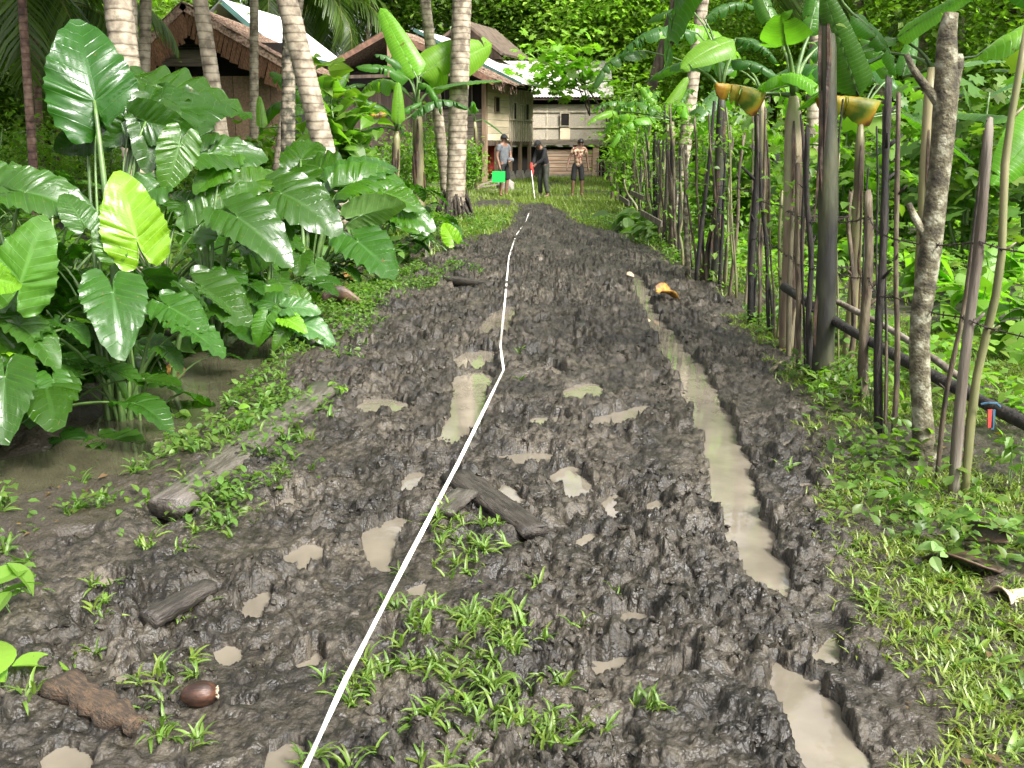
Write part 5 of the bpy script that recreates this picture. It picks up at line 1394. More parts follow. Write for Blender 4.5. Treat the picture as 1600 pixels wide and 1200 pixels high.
shrub('bright bush rising behind the far stakes', 1005, 335, 2.6, 0.8, 900, 0.15, GBR)
shrub('pale green creeper bush between the bananas and twin palms', 655, 335, 2.3, 0.8, 1100, 0.13, GBR)
shrub('yellow-green vine heap left of the twin palms', 630, 340, 1.7, 0.7, 900, 0.12, GBR)
shrub('heart-leaved bush right of the slanting palm', 535, 360, 3.0, 0.8, 260, 0.34, GMD, HEART)
shrub('bright small bush beside the stilts of the middle house', 735, 300, 1.5, 0.6, 700, 0.13, GBR)
shrub('green bush under the eave of the middle house', 580, 320, 1.6, 1.0, 900, 0.15, GMD)
shrub('green bush below the white tin roof', 480, 325, 1.9, 1.1, 700, 0.2, GMD, HEART)
shrub('leafy bush below the thatched house', 400, 330, 1.7, 1.2, 800, 0.2, GMD, HEART)
shrub('leafy bush left below the thatched house', 280, 340, 1.8, 1.3, 800, 0.2, GMD)
shrub('light bush under the reddish palms', 70, 345, 2.4, 1.2, 1200, 0.15, GBR)
shrub('light bush at the far left edge behind the elephant ears', -20, 360, 2.0, 1.2, 1000, 0.15, GMD)
shrub('bush behind the stout palm trunk', 160, 350, 1.8, 1.1, 900, 0.15, GMD)
shrub('lobed-leaf bush behind the fence right of the mottled palm', 1150, 380, 2.0, 0.8, 160, 0.34, GMD, LOBED)
shrub('light green bush behind the thin stakes', 1100, 370, 2.0, 0.8, 700, 0.15, GBR)
shrub('lobed-leaf bush behind the dark banana stem', 1320, 400, 2.2, 0.9, 170, 0.32, GMD, LOBED)
shrub('cassava-like bush right of the broken tree', 1510, 420, 2.3, 1.0, 240, 0.3, GDK, LOBED)
shrub('dark lobed bush between broken tree and grey post', 1470, 390, 2.3, 1.0, 240, 0.3, GDK, LOBED)
shrub('dark lobed bush at the right edge', 1600, 400, 2.4, 1.1, 240, 0.3, GDK, LOBED)
shrub('bush left of the broken tree', 1400, 380, 2.0, 1.0, 900, 0.15, GMD)
shrub('bright bush behind the half yellow leaf', 1250, 370, 1.9, 1.0, 900, 0.15, GBR)
for k, (u, v, lb) in enumerate([(1560, 470, 'by the right edge'), (1445, 470, 'left of the grey post'), (1530, 520, 'below the barbed wire'), (1480, 360, 'in front of the dark lobed bush'), (1590, 560, 'nearest the right edge'), (1350, 430, 'behind the black stake')]):
    shrub('upright broad leaves in the crop plot ' + lb, u, v, 0.55, 0.35, 16, 0.3, (0.13, 0.27, 0.03), HEART, 'broadleaf_plant', 0.2, 5, cat='plant')
# pale leafy clump at the track edge and seedlings on the verge
shrub('pale long-leaved clump at the track edge below the far stakes', 990, 362, 0.32, 0.45, 60, 0.42, (0.13, 0.22, 0.07), OVATE, 'broadleaf_plant', 0.1, 5, cat='plant')
shrub('second pale leafy clump beside the fence foot', 1020, 378, 0.3, 0.4, 45, 0.36, (0.12, 0.21, 0.06), OVATE, 'broadleaf_plant', 0.1, 5, cat='plant')
for (u, v, h, nlf, lf, c, lb) in [(1350,655,0.32,12,0.10,GBR,'bright seedling between the brown and black stakes'), (1280,630,0.22,7,0.08,GBR,'yellowish seedling at the fence foot beside the mud'), (1410,800,0.2,8,0.10,GMD,'seedling with an upright blade below the broken tree'),
        (1500,835,0.16,8,0.10,(0.2,0.32,0.12),'pale-leaved seedling above the dead brown leaf'), (1455,900,0.12,5,0.09,(0.2,0.3,0.12),'small pale seedling left of the dead brown leaf'), (1590,760,0.28,14,0.08,GMD,'leafy seedling at the right edge below the post'),
        (1430,660,0.25,8,0.09,GMD,'seedling right of the black stake'), (285,680,0.22,14,0.08,GBR,'bright seedling on the bank by the dipping leaves'), (380,660,0.14,9,0.08,GBR,'seedling beside the upper end of the pale timber'), (530,625,0.14,14,0.06,GBR,'leafy seedling at the end of the pale timber'),
        (10,1070,0.14,4,0.2,GBR,'bright broad leaf at the lower left edge'), (5,960,0.22,6,0.16,GMD,'ribbed leaf plant at the left edge'), (1215,510,0.2,6,0.1,GMD,'seedling with a flat leaf at the fence foot')]:
    shrub(lb, u, v, h, h*0.6, nlf, lf, c, OVATE, 'seedling', 0.2, 4, cat='seedling')

# the wood behind everything: one mass of foliage
def forest(n, x0, x1, y0, y1, z1, leaf, dens, col):
    x = rng.uniform(x0, x1, n); y = rng.uniform(y0, y1, n); z = rng.uniform(0, 1, n)**0.9 * z1
    q = fbm(x*0.35 + 5, z*0.45, 3, 301) + 0.5*fbm(y*0.4, z*0.5 + x*0.2, 2, 305)
    k = rng.uniform(0, 1, n) < np.clip(0.45 + 1.5*q, 0.0, 1) * dens(x, y, z)
    x, y, z = x[k], y[k], z[k]; m = len(x)
    c = greens(m, col, 0.35, 0.35) * (1 + 0.5*fbm(x*0.5, z*0.7, 2, 311))[:, None]
    return np.column_stack([x, y, z + terrain(x, y)]), c, rng.uniform(0.7, 1.4, m) * leaf
def dgap(x, y, z):
    s = x / y
    gap = sstep(-0.30, -0.26, s) * (1 - sstep(-0.13, -0.09, s))      # the thin place above the middle houses
    return 1 - 0.9 * gap * sstep(3.0, 5, z)
p1, c1, s1 = forest(230000, -48, 52, 52, 74, 17, 0.43, dgap, (0.2, 0.31, 0.05))
p2, c2, s2 = forest(60000, 9, 40, 26, 50, 8, 0.3, lambda x, y, z: (x > 3 + 0.16*y) * 1.0, (0.18, 0.31, 0.05))
p3, c3_, s3 = forest(60000, -34, -7, 24, 50, 6.5, 0.3, lambda x, y, z: (x < -0.42*y - 0.5) * 1.0, (0.15, 0.26, 0.045))
pos = np.vstack([p1, p2, p3]); cc = np.vstack([c1, c2, c3_]); ss = np.concatenate([s1, s2, s3]); n = len(pos)
me = scatter('forest', QUAD[0], QUAD[1], pos, rng.uniform(0, 6.28, n), rng.uniform(-0.9, 0.5, n), rng.normal(0, 0.5, n), ss, cc, smooth=False)
tag(obj('forest', me, M['leaf']), 'dense green wood closing the view behind the houses and plots', 'wood', None, 'stuff')
print('forest leaves', n)
# undergrowth on the left behind the elephant ears
n0 = 34000
x = rng.uniform(-14, -1.6, n0); y = 5.0 + 25 * rng.uniform(0, 1, n0)**1.3
xl_ = np.interp(y, [5, 6.5, 8, 12, 20, 30], [-4.1, -3.7, -3.1, -2.1, -1.9, -5.0])
k = (x < xl_) & (rng.uniform(0, 1, n0) < np.clip(0.5 + fbm(x*0.8, y*0.8, 3, 401), 0, 1)); x = x[k]; y = y[k]; n = len(x)
pos = np.column_stack([x, y, terrain(x, y) + rng.uniform(0.02, 1, n)**1.3 * (0.5 + 0.3*fbm(x, y, 2, 403))])
me = scatter('undergrowth', HEART_LO[0], HEART_LO[1], pos, rng.uniform(0, 6.28, n), rng.uniform(-0.8, 0.3, n), rng.normal(0, 0.4, n), rng.uniform(0.06, 0.2, n), greens(n, (0.07, 0.155, 0.026), 0.4, 0.3))
tag(obj('undergrowth', me, M['leaf']), 'low leafy undergrowth on the left behind the elephant ears', 'undergrowth', None, 'stuff')

# ================================================================== STAKE FENCE
def stake(u, v, ut, vt, wpx, mt, label, bends=0, lean_y=0.0, knots=0, name='fence_stake', top_frac=0.8, mid=None):
    B = on_ground(u, v)
    T = A(ut, vt, B.y + lean_y) - B
    r = wpx / FPX * (B.y * 1.04) / 2 * 0.74
    n = 12
    pts = [Vector((0, 0, -0.08))]
    if mid:
        pts.append(A(mid[0], mid[1], B.y) - B)
    else:
        for k in range(1, 3 + bends):
            q = k / (3 + bends); pts.append(T * q + Vector((random.uniform(-1, 1), random.uniform(-1, 1), 0)) * r * (0.5 + bends*0.6))
    pts.append(T)
    path = smooth_path(pts, n)
    rad = [r * (1.12 - (1.12 - top_frac) * i / (n - 1)) * random.uniform(0.92, 1.08) for i in range(n)]
    e = empty(name, B); tag(e, label, 'fence stake', 'stakes of the fence')
    mb = MB(); mb.tube(path, rad, 9, 0.05)
    mb.v = [(x, y, z + (random.uniform(-1, 1) * r * 1.6 if i >= len(mb.v) - 9 else 0)) for i, (x, y, z) in enumerate(mb.v)]
    mb.build('shaft', M[mt], e, True)
    for k in range(knots):
        i = random.randrange(3, n - 1); a = random.uniform(0, 6.28); dv = Vector((math.cos(a), math.sin(a), 0.9)).normalized()
        mb = MB(); ln = r * random.uniform(3, 6); mb.tube([path[i], path[i] + dv*ln*0.6, path[i] + dv*ln], [r*0.55, r*0.4, r*0.2], 6); mb.build('twig_stub', M[mt], e, True)
    return B, path, r
ORD = ['first', 'second', 'third', 'fourth', 'fifth', 'sixth', 'seventh', 'eighth', 'ninth', 'tenth', 'eleventh', 'twelfth', 'thirteenth', 'fourteenth', 'fifteenth', 'sixteenth', 'seventeenth', 'eighteenth', 'nineteenth', 'twentieth']
ORD += ['twenty-' + w_ for w_ in ORD[:9]] + ['thirtieth'] + ['thirty-' + w_ for w_ in ORD[:9]] + ['fortieth'] + ['forty-' + w_ for w_ in ORD[:9]]
STK = [  # base u,v, top u,v, width px, material, bends, knots, own label
    (1507, 782, 1606, 40, 17, 'post_green', 1, 4, 'greenish knotty pole with the red and blue rag tied to it'),
    (1490, 770, 1547, 190, 22, 'post_grey', 0, 1, 'thick grey weathered post with a cut pale-brown lower half'),
    (1465, 748, 1540, 205, 10, 'post_brown', 1, 2, 'thin brown stake leaning right beside the grey post'),
    (1397, 692, 1404, 148, 11, 'post_brown', 1, 2, 'thin straight brown stake just right of the black one'),
    (1376, 676, 1389, 125, 16, 'post_black', 1, 6, 'black notched stake near the broken tree'),
    (1350, 628, 1357, 300, 19, 'post_brown', 0, 2, 'stout brown stake behind the bright seedling'),
    (1322, 582, 1330, 300, 10, 'post_brown', 3, 1, 'crooked thin stake bending left at its middle'),
    (1298, 592, 1299, 250, 11, 'post_pale', 0, 0, None), (1285, 590, 1310, 240, 9, 'post_green', 1, 1, None),
    (1269, 592, 1262, 200, 12, 'post_black', 1, 3, None), (1248, 582, 1246, 260, 11, 'post_brown', 0, 1, None),
    (1233, 556, 1238, 330, 11, 'post_pale', 0, 0, None), (1215, 530, 1222, 300, 8, 'post_green', 1, 1, None),
    (1203, 522, 1188, 240, 7, 'post_black', 1, 0, None), (1175, 503, 1184, 150, 15, 'post_black', 0, 2, 'tall dark split post rising to the yellow leaf'),
    (1188, 510, 1196, 170, 7, 'post_brown', 0, 0, None), (1164, 478, 1182, 255, 6, 'post_pale', 1, 0, None),
    (1139, 462, 1163, 210, 7, 'post_brown', 1, 2, None), (1131, 446, 1145, 215, 7, 'post_brown', 1, 0, None), (1124, 442, 1134, 240, 6, 'post_black', 0, 0, None),
    (1117, 430, 1125, 260, 5, 'post_green', 1, 0, None), (1104, 440, 1126, 230, 9, 'post_brown', 1, 1, None), (1087, 440, 1116, 160, 8, 'post_black', 1, 1, 'slender dark stake leaning right among the middle stakes'),
    (1092, 432, 1104, 260, 6, 'post_brown', 0, 0, None), (1076, 430, 1070, 230, 11, 'bark_lichen', 1, 1, 'pale forked live stake in the middle of the fence'), (1061, 408, 1063, 230, 6, 'post_black', 0, 0, None),
    (1056, 393, 1052, 250, 5, 'post_brown', 1, 0, None), (1048, 392, 1046, 240, 10, 'post_brown', 0, 1, None), (1039, 386, 1042, 215, 6, 'post_black', 0, 0, None), (1032, 382, 1030, 225, 6, 'post_brown', 1, 0, None),
    (1026, 374, 1028, 220, 7, 'post_black', 0, 0, None), (1022, 362, 1023, 210, 7, 'post_black', 0, 0, None), (1014, 356, 1012, 245, 6, 'post_brown', 0, 0, None), (1007, 350, 1010, 240, 6, 'post_brown', 1, 0, None),
    (999, 342, 1002, 245, 6, 'post_black', 0, 0, None), (992, 336, 990, 250, 7, 'post_brown', 0, 0, None), (985, 330, 988, 240, 6, 'post_black', 0, 0, None), (978, 327, 976, 255, 6, 'post_brown', 0, 0, None),
    (970, 322, 974, 250, 7, 'post_black', 0, 0, None), (963, 318, 962, 255, 7, 'post_brown', 0, 0, None), (956, 312, 955, 262, 7, 'post_brown', 0, 0, None)]
CN = {'post_black': 'dark', 'post_brown': 'brown', 'post_pale': 'pale', 'post_green': 'greenish', 'bark_lichen': 'lichened', 'post_grey': 'grey'}
SINFO = []
for k, (u, v, ut, vt, wp, mt, bd, kn, lb) in enumerate(STK):
    lab = lb or f'{"slender" if wp < 8 else "medium"} {CN[mt]} fence stake, {ORD[k]} along the fence from the near end'
    SINFO.append(stake(u, v, ut, vt, wp, mt, lab, bd, 0.0, kn))
SEEN = {}
for k in range(42):
    i = 3 + int(k * 0.82); SEEN[i] = SEEN.get(i, 0) + 1; a_, b_ = STK[i], STK[i + 1]
    t = random.uniform(0.3, 0.7); u_ = a_[0]*(1-t) + b_[0]*t; v_ = a_[1]*(1-t) + b_[1]*t
    stake(u_, v_, u_ + random.uniform(-22, 26), random.uniform(150, 300), random.uniform(3.5, 6), random.choice(('post_brown', 'post_black', 'post_green')), ('very thin crooked stick' if SEEN[i] == 1 else 'second thin crooked stick') + f' between the {ORD[i]} and {ORD[i+1]} stakes from the near end', 2, 0.05, 1)
# broken lichened tree in the fence line
B = on_ground(1447, 717)
e = empty('broken_tree', B); tag(e, 'lichened broken-topped tree trunk with a side fork in the fence line', 'tree')
pts = [A(u, v, B.y) - B for u, v in ((1447, 735), (1440, 640), (1437, 520), (1452, 400), (1470, 250), (1478, 150), (1480, 60), (1486, 20))]
k = 1 / FPX * B.y * 1.05 / 2
mb = MB(); mb.tube(smooth_path(pts, 26), [r_*k for r_ in np.interp(np.linspace(0, 7, 26), range(8), [38, 30, 30, 32, 30, 34, 27, 20])], 12, 0.05); mb.build('trunk', M['bark_lichen'], e, True)
f = [A(u, v, B.y) - B for u, v in ((1472, 165), (1450, 140), (1428, 110), (1416, 85))]
mb = MB(); mb.tube(smooth_path(f, 8), [r_*k for r_ in (20, 16, 13, 12, 11, 10, 9, 8)], 8, 0.06); mb.build('branch', M['bark_lichen'], e, True)
f = [A(u, v, B.y) - B for u, v in ((1484, 140), (1496, 105), (1500, 84))]
mb = MB(); mb.tube(smooth_path(f, 6), [r_*k for r_ in (24, 22, 19, 17, 14, 8)], 8, 0.1); mb.build('branch', M['bark_lichen'], e, True)
f = [A(u, v, B.y) - B for u, v in ((1448, 370), (1432, 345), (1420, 318))]
mb = MB(); mb.tube(smooth_path(f, 6), [r_*k for r_ in (16, 14, 12, 11, 10, 8)], 8, 0.06); mb.build('branch', M['bark_lichen'], e, True)
# long dark rails leaning low behind the stakes
def rail(label, P, r, mt, name='fence_rail'):
    P = [Vector(p) for p in P]; o = P[0].copy()
    e = empty(name, o); tag(e, label, 'rail', 'low rails and boards of the fence')
    mb = MB(); mb.tube(smooth_path([p - o for p in P], 14), [r * random.uniform(0.9, 1.1) for _ in range(14)], 9, 0.06); mb.build('pole', M[mt], e, True)
    return e
rail('thick black pole sloping down to the right behind the stakes', [A(1225, 448, 7.6), A(1310, 505, 6.6), A(1430, 572, 5.7), A(1560, 640, 4.9), A(1680, 700, 4.3)], 0.033, 'post_black')
rail('thinner split pole lying along the black one', [A(1290, 462, 7.2), A(1400, 520, 6.3), A(1500, 590, 5.5)], 0.02, 'post_grey')
for (u0, v0, u1, v1, Y0, Y1, lb) in [(1002, 332, 1034, 350, 17.5, 15.8, 'weathered board nailed low on the middle stakes'), (968, 308, 983, 318, 21.5, 20.0, 'short grey board on the farthest stakes'), (986, 301, 1006, 310, 19.6, 18.3, 'brown board on the stakes below the bright bush')]:
    p, q = A(u0, v0, Y0), A(u1, v1, Y1)
    e = empty('fence_board', p); tag(e, lb, 'board', 'low rails and boards of the fence')
    mb = MB(); mb.bar(Vector((0, 0, 0)), q - p, 0.03, 0.09); mb.build('board', M['post_grey'], e)
# barbed wire
def barbed(label, h, start, sag=0.03, end=None):
    idx = [k for k in range(len(SINFO)) if k >= start and (end is None or k < end) and STK[k][4] >= 6]
    pts = []
    for k in idx:
        Bk, path, r = SINFO[k]
        z = h + random.uniform(-0.03, 0.03)
        q = min(path, key=lambda p: abs(p.z - z)); q = Vector((q.x, q.y, z)) if abs(q.z - z) < 0.2 else q
        pts.append(Bk + q + Vector((-r*0.3, -r*1.05, 0)))
    p0 = pts[0] + (pts[0] - pts[1]) * 1.0; p0 = pts[0] + Vector((0.45, -0.8, 0.02)); pts = [p0] + pts
    pts.sort(key=lambda p: p.y)
    full = []
    for a_, b_ in zip(pts[:-1], pts[1:]):
        for t in (0, .33, .66): full.append(a_.lerp(b_, t) - Vector((0, 0, sag * 4 * t * (1 - t) * (b_ - a_).length)))
    full.append(pts[-1]); o = full[0].copy()
    e = empty('barbed_wire', o); tag(e, label, 'barbed wire', 'barbed wires of the fence')
    mb = MB(); mb.tube([p - o for p in full], 0.0038, 5); mb.build('strand', M['wire'], e)
    mb = MB()
    for a_, b_ in zip(full[:-1], full[1:]):
        if a_.y > 11: break
        n_ = max(1, int((b_ - a_).length / 0.09))
        for q in range(n_):
            p = a_.lerp(b_, (q + .5) / n_) - o
            for w_ in range(2):
                d = Vector((random.uniform(-1, 1), random.uniform(-.4, .4), random.uniform(-1, 1))).normalized() * 0.018
                mb.tube([p - d, p + d], 0.0022, 4)
    b = mb.build('barbs', M['wire'], e); b['kind'] = 'stuff'
barbed('lower barbed wire strand across the stakes', 0.78, 0)
barbed('upper barbed wire strand across the stakes', 1.12, 0)
# rag on the knotty pole
Bk, path, r = SINFO[0]
p = A(1547, 640, Bk.y - 0.03)
e = empty('tied_rag', p); e.scale = (0.7, 0.7, 0.7); tag(e, 'small red and blue rag hanging from the greenish pole', 'rag')
mb = MB(); mb.bar((0, 0, 0), (0.012, 0, -0.12), 0.03, 0.012, (0, 1, 0)); mb.build('red_end', M['cloth_red'], e)
mb = MB(); mb.bar((0.022, 0, 0.0), (0.028, 0, -0.13), 0.02, 0.012, (0, 1, 0)); mb.tube([(-0.06, 0, 0.035), (-0.02, -0.02, 0.05), (0.03, -0.015, 0.045), (0.06, 0.0, 0.02)], 0.008, 6); mb.build('blue_knot', M['blue_rag'], e)

# fallen bits of dead leaf on verge, banks and under the plants
n0 = 9000
x = np.concatenate([rng.uniform(0.9, 4.5, n0//2), rng.uniform(-6, -0.9, n0//2)]); y = 1.8 * (16/1.8) ** rng.uniform(0, 1, n0)
k = (mud_sd(x, y) > 0.05) & (rng.uniform(0, 1, n0) < 0.45); x, y = x[k], y[k]; z = ground_h(x, y); k = z > -0.1; x, y, z = x[k], y[k], z[k]; n = len(x)
lc = np.array([[0.11, 0.07, 0.035]]) * rng.uniform(0.35, 1.7, (n, 1)) + np.array([[0.1, 0.06, 0.0]]) * (rng.uniform(0, 1, (n, 1)) > 0.85)
me = scatter('leaf_litter', OVATE2[0], OVATE2[1], np.column_stack([x, y, z + 0.012]), rng.uniform(0, 6.28, n), rng.uniform(-.3, .3, n), rng.normal(0, .4, n), 0.015 + 0.05*rng.uniform(0, 1, n)**2.5, lc)
tag(obj('leaf_litter', me, M['leaf']), 'small dead leaf scraps lying on the verge and banks', 'leaf litter', None, 'stuff')
# climbing vines on the stakes
n0 = 16000
y = 5.5 * (24/5.5) ** rng.uniform(0, 1, n0); z = rng.uniform(0, 1, n0)**1.4 * 2.3
k = rng.uniform(0, 1, n0) < np.clip(2.2*fbm(y*1.3, z*1.6 + 3, 3, 501), 0, 1) * (0.35 + 0.65*sstep(8, 16, y)); y, z = y[k], z[k]; n = len(y)
x = np.interp(y, FENCE_Y, FENCE_X) + rng.normal(0.05, 0.14, n)
pos = np.column_stack([x, y, ground_h(x, y) + z])
me = scatter('fence_vines', OVATE[0], OVATE[1], pos, rng.uniform(0, 6.28, n), rng.uniform(-1.1, 0.3, n), rng.normal(0, 0.4, n), rng.uniform(0.04, 0.1, n), greens(n, (0.11, 0.22, 0.032), 0.4, 0.4))
tag(obj('fence_vines', me, M['leaf']), 'small-leaved vines climbing through the stake fence', 'vines', None, 'stuff')

# ================================================================== TAPE AND THINGS LYING ON THE TRACK
tp = [(470, 1215), (540, 1062), (640, 868), (715, 725), (787, 578), (782, 540), (789, 470), (795, 402), (806, 368), (822, 345), (829, 325), (838, 306)]
P = [on_ground(u, v) for u, v in tp]
o = P[0].copy()
hs = [0.13, 0.11, 0.09, 0.08, 0.08, 0.08, 0.08, 0.07, 0.05, 0.04, 0.03, 0.06]
# the tape hangs taut just over the clods: read its place at that height
Q = []
for (u, v), h in zip(tp, hs): Q.append(G(u, v, h))
V = []; Fq = []
dense = []
for a_, b_ in zip(Q[:-1], Q[1:]):
    for i in range(14): dense.append(a_.lerp(b_, i/14))
dense.append(Q[-1])
for i, p in enumerate(dense):
    d = dense[min(i+1, len(dense)-1)] - dense[max(i-1, 0)]; s = Vector((d.y, -d.x, 0)).normalized()
    tw = 0.35 * math.sin(i * 0.11 + 0.6) + 0.25 * math.sin(i * 0.37)
    ax_ = s * math.cos(tw) + Vector((0, 0, 1)) * math.sin(tw); nn_ = Vector((0, 0, 1)) * math.cos(tw) - s * math.sin(tw)
    for sx_, sz_ in ((-1, 0), (1, 0), (1, 1), (-1, 1)): V.append(p - o + ax_ * sx_ * 0.009 + nn_ * sz_ * 0.0012)
for i in range(len(dense) - 1):
    for k in range(4):
        a0 = 4*i + k; a1 = 4*i + (k+1) % 4; Fq.append((a0, a1, a1 + 4, a0 + 4))
Fq += [(3, 2, 1, 0), tuple(4*(len(dense)-1) + k for k in range(4))]
t_ = obj('measuring_tape', mesh_np('measuring_tape', V, Fq, smooth=False), M['tape']); t_.location = o
tag(t_, 'long white measuring tape stretched along the mud to the bending man', 'tape')

def log(label, u0, v0, u1, v1, wd, th, mt, name='timber_log', lift=0.0, jit=0.06, cat='log', flat=0.5, taper=1.0):
    a_, b_ = on_ground(u0, v0), on_ground(u1, v1)
    z = max(a_.z, b_.z, -0.03) + lift
    a_.z = z; b_.z = z
    a_ = G(u0, v0, z); b_ = G(u1, v1, z)
    c = (a_ + b_) / 2
    mb = MB(); n = 14
    pts = [a_.lerp(b_, i/(n-1)) for i in range(n)]
    mb.tube([Vector(((p - c).length * (1 if i > (n-1)/2 else -1), 0, 0)) for i, p in enumerate(pts)], [wd/2 * (1 + (taper - 1) * i/(n-1)) * random.uniform(1 - jit, 1 + jit) for i in range(n)], 12, jit)
    mb.v = [(x + random.uniform(-1, 1)*0.06*wd, y, max(-th, min(th*0.28 + random.uniform(-1, 1)*th*0.03, z_ * th / wd))) for x, y, z_ in mb.v]
    m_ = mb.mesh(name, True)
    ob = obj(name, m_, M[mt]); ob.location = c; d = b_ - a_; ob.rotation_euler = (0, 0, math.atan2(d.y, d.x))
    return tag(ob, label, cat)
log('long pale wet timber half sunk in the bank beside the ditch', 262, 792, 512, 604, 0.2, 0.12, 'log_pale', lift=0.012, jit=0.05)
log('dark wet plank lying across the middle of the mud', 712, 742, 838, 832, 0.16, 0.08, 'log_wet', 'broken_plank', 0.005, 0.08, 'plank', taper=0.85)
log('grey mud-caked board under the white tape', 690, 800, 730, 768, 0.12, 0.05, 'log_pale', 'broken_plank', 0.02, 0.05, 'plank')
log('short black split stick in the mud at lower left', 232, 968, 328, 915, 0.085, 0.08, 'log_wet', 'split_stick', 0.045, 0.05, 'stick', taper=0.95)
log('rotten brown stump piece at the lower left', 95, 1068, 215, 1135, 0.12, 0.1, 'log_rot', 'rotten_wood', 0.0, 0.28, 'stump', taper=0.6)
log('small dark driftwood near the ditch end', 700, 436, 770, 446, 0.16, 0.12, 'log_wet', 'broken_plank', 0.03, 0.08, 'plank')
log('grey stick lying by the herb edge of the track', 1198, 585, 1220, 565, 0.03, 0.03, 'post_pale', 'dry_stick', 0.02, 0.05, 'stick')
# coconut
p = on_ground(312, 1098)
mb = MB(); n = 12
mb.tube([(x, 0, 0) for x in np.linspace(-0.085, 0.085, n)], [max(0.004, 0.062 * math.sqrt(max(0, 1 - (x/0.087)**2)) * (1 + 0.12*x/0.087)) for x in np.linspace(-0.085, 0.085, n)], 12, 0.02)
e = empty('coconut', p + Vector((0, 0, 0.025)), 0.25); e.scale = (0.62, 0.62, 0.62); tag(e, 'brown glossy fallen coconut in the mud at lower left', 'coconut')
mb.build('husk', M['coconut'], e, True)
mb = MB()
for k in range(5):
    a_ = k * 1.257; mb.bar((0.068, math.cos(a_)*0.012, math.sin(a_)*0.012), (0.088, math.cos(a_)*0.03, math.sin(a_)*0.03), 0.02, 0.005, (1, 0, 0))
mb.build('cap', M['stone'], e)
# curled dead leaf sheath, pale husk, orange leaf, brown sheath by the ditch
def curl(name, label, cat, p, size, mt, rz, curve, tilt=(0, 0), ragged=0.12, parts=None):
    V = []; nu, nv = 14, 9
    for i in range(nu):
        for j in range(nv):
            s = i/(nu-1); t = j/(nv-1)*2 - 1
            wv = size[1] * (0.35 + 0.65*math.sin(math.pi*min(1, 0.15 + 0.8*s)))
            ang = t * curve
            V.append((size[0]*(s - .5), wv*math.sin(ang)/max(curve, .2), -wv*(math.cos(ang) - 1)*0.8 + 0.05*size[0]*math.sin(s*5) + random.uniform(-1, 1)*0.02*size[1] - size[0]*0.2*(s-.5)**2))
    Fq = [(i*nv + j, i*nv + j + 1, (i+1)*nv + j + 1, (i+1)*nv + j) for i in range(nu-1) for j in range(nv-1)]
    me = mesh_np(name, V, Fq)
    ob = obj(name, me, M[mt]); ob.location = p; ob.rotation_euler = (tilt[0], tilt[1], rz)
    md = ob.modifiers.new('thickness', 'SOLIDIFY'); md.thickness = 0.006
    return tag(ob, label, cat)
curl('dead_leaf', 'brown curled dead palm sheath on the grass at the right edge', 'dead leaf', on_ground(1505, 890) + Vector((0, 0, 0.03)), (0.27, 0.11), 'dead_leaf', -0.75, 0.7, (-0.25, -0.2))
curl('dead_leaf', 'second strip of brown sheath curling up beside the larger one', 'dead leaf', on_ground(1535, 865) + Vector((0, 0, 0.06)), (0.24, 0.06), 'dead_leaf', -1.2, 1.2, (0.9, -0.35))
curl('husk_piece', 'pale broken coconut husk piece at the right edge', 'husk', on_ground(1592, 935) + Vector((0, 0, 0.03)), (0.16, 0.13), 'stone', 0.3, 1.3, (math.pi, 0.2))
curl('fallen_leaf', 'curled orange-brown fallen leaf on the mud by the rut', 'leaf', on_ground(1042, 470) + Vector((0, 0, 0.07)), (0.26, 0.14), 'orange_leaf', 0.5, 1.2, (0.3, 0.3))
curl('dead_leaf', 'dark red-brown dead leaf curled up beside the ditch', 'dead leaf', on_ground(535, 480) + Vector((0, 0, 0.05)), (0.4, 0.16), 'dead_leaf', 0.15, 1.5, (-0.5, 0.1))
curl('fallen_leaf', 'yellow fallen elephant ear leaf at the ditch edge', 'leaf', on_ground(275, 590) + Vector((0, 0, 0.04)), (0.15, 0.08), 'orange_leaf', 0.3, 0.6, (0.9, 0.0))
curl('fallen_leaf', 'orange rotting leaf above the dead leaf by the ditch', 'leaf', on_ground(552, 452) + Vector((0, 0, 0.1)), (0.3, 0.2), 'orange_leaf', 1.2, 0.5, (0.9, 0.3))
for k, (u, v, lb) in enumerate([(985, 432, 'beside the start of the rut'), (1018, 508, 'beside the rut below the orange leaf'), (820, 400, 'near the tape in the middle distance')]):
    curl('fallen_leaf', 'tiny pale leaf scrap ' + lb, 'leaf', on_ground(u, v) + Vector((0, 0, 0.03)), (0.09, 0.05), 'stone', k, 0.5, (0.4, 0.2))

# loose clods of mud on the churned strip
ico = bmesh.new(); bmesh.ops.create_icosphere(ico, subdivisions=1, radius=1.0)
IV = np.array([v.co[:] for v in ico.verts]); IF = np.array([[v.index for v in f.verts] for f in ico.faces]); ico.free()
n0 = 15000
y = 1.7 * (16/1.7) ** rng.uniform(0, 1, n0); x = rng.uniform(-1, 1, n0) * np.minimum(2.3, 0.5*y + 0.7)
k = (mud_sd(x, y) < 0.0) & (fbm(x*2.6, y*2.6, 3, 61) > 0.0); x, y = x[k], y[k]; z = ground_h(x, y)
k = z > -0.02; x, y, z = x[k], y[k], z[k]; n = len(x)
sz = 0.005 + 0.014 * rng.uniform(0, 1, n)**3
sc = np.stack([sz*rng.uniform(.8, 1.4, n), sz*rng.uniform(.8, 1.4, n), sz*rng.uniform(.55, 1.0, n)], -1)
R = rot_mats(rng.uniform(0, 6.28, n), rng.uniform(-.6, .6, n), rng.uniform(-.6, .6, n))
P3 = IV[None] * (1 + 0.42 * rng.uniform(-1, 1, (n, len(IV), 1))) * sc[:, None, :]
P3 = np.einsum('nij,nkj->nki', R, P3) + np.column_stack([x, y, z + sz*0.25])[:, None, :]
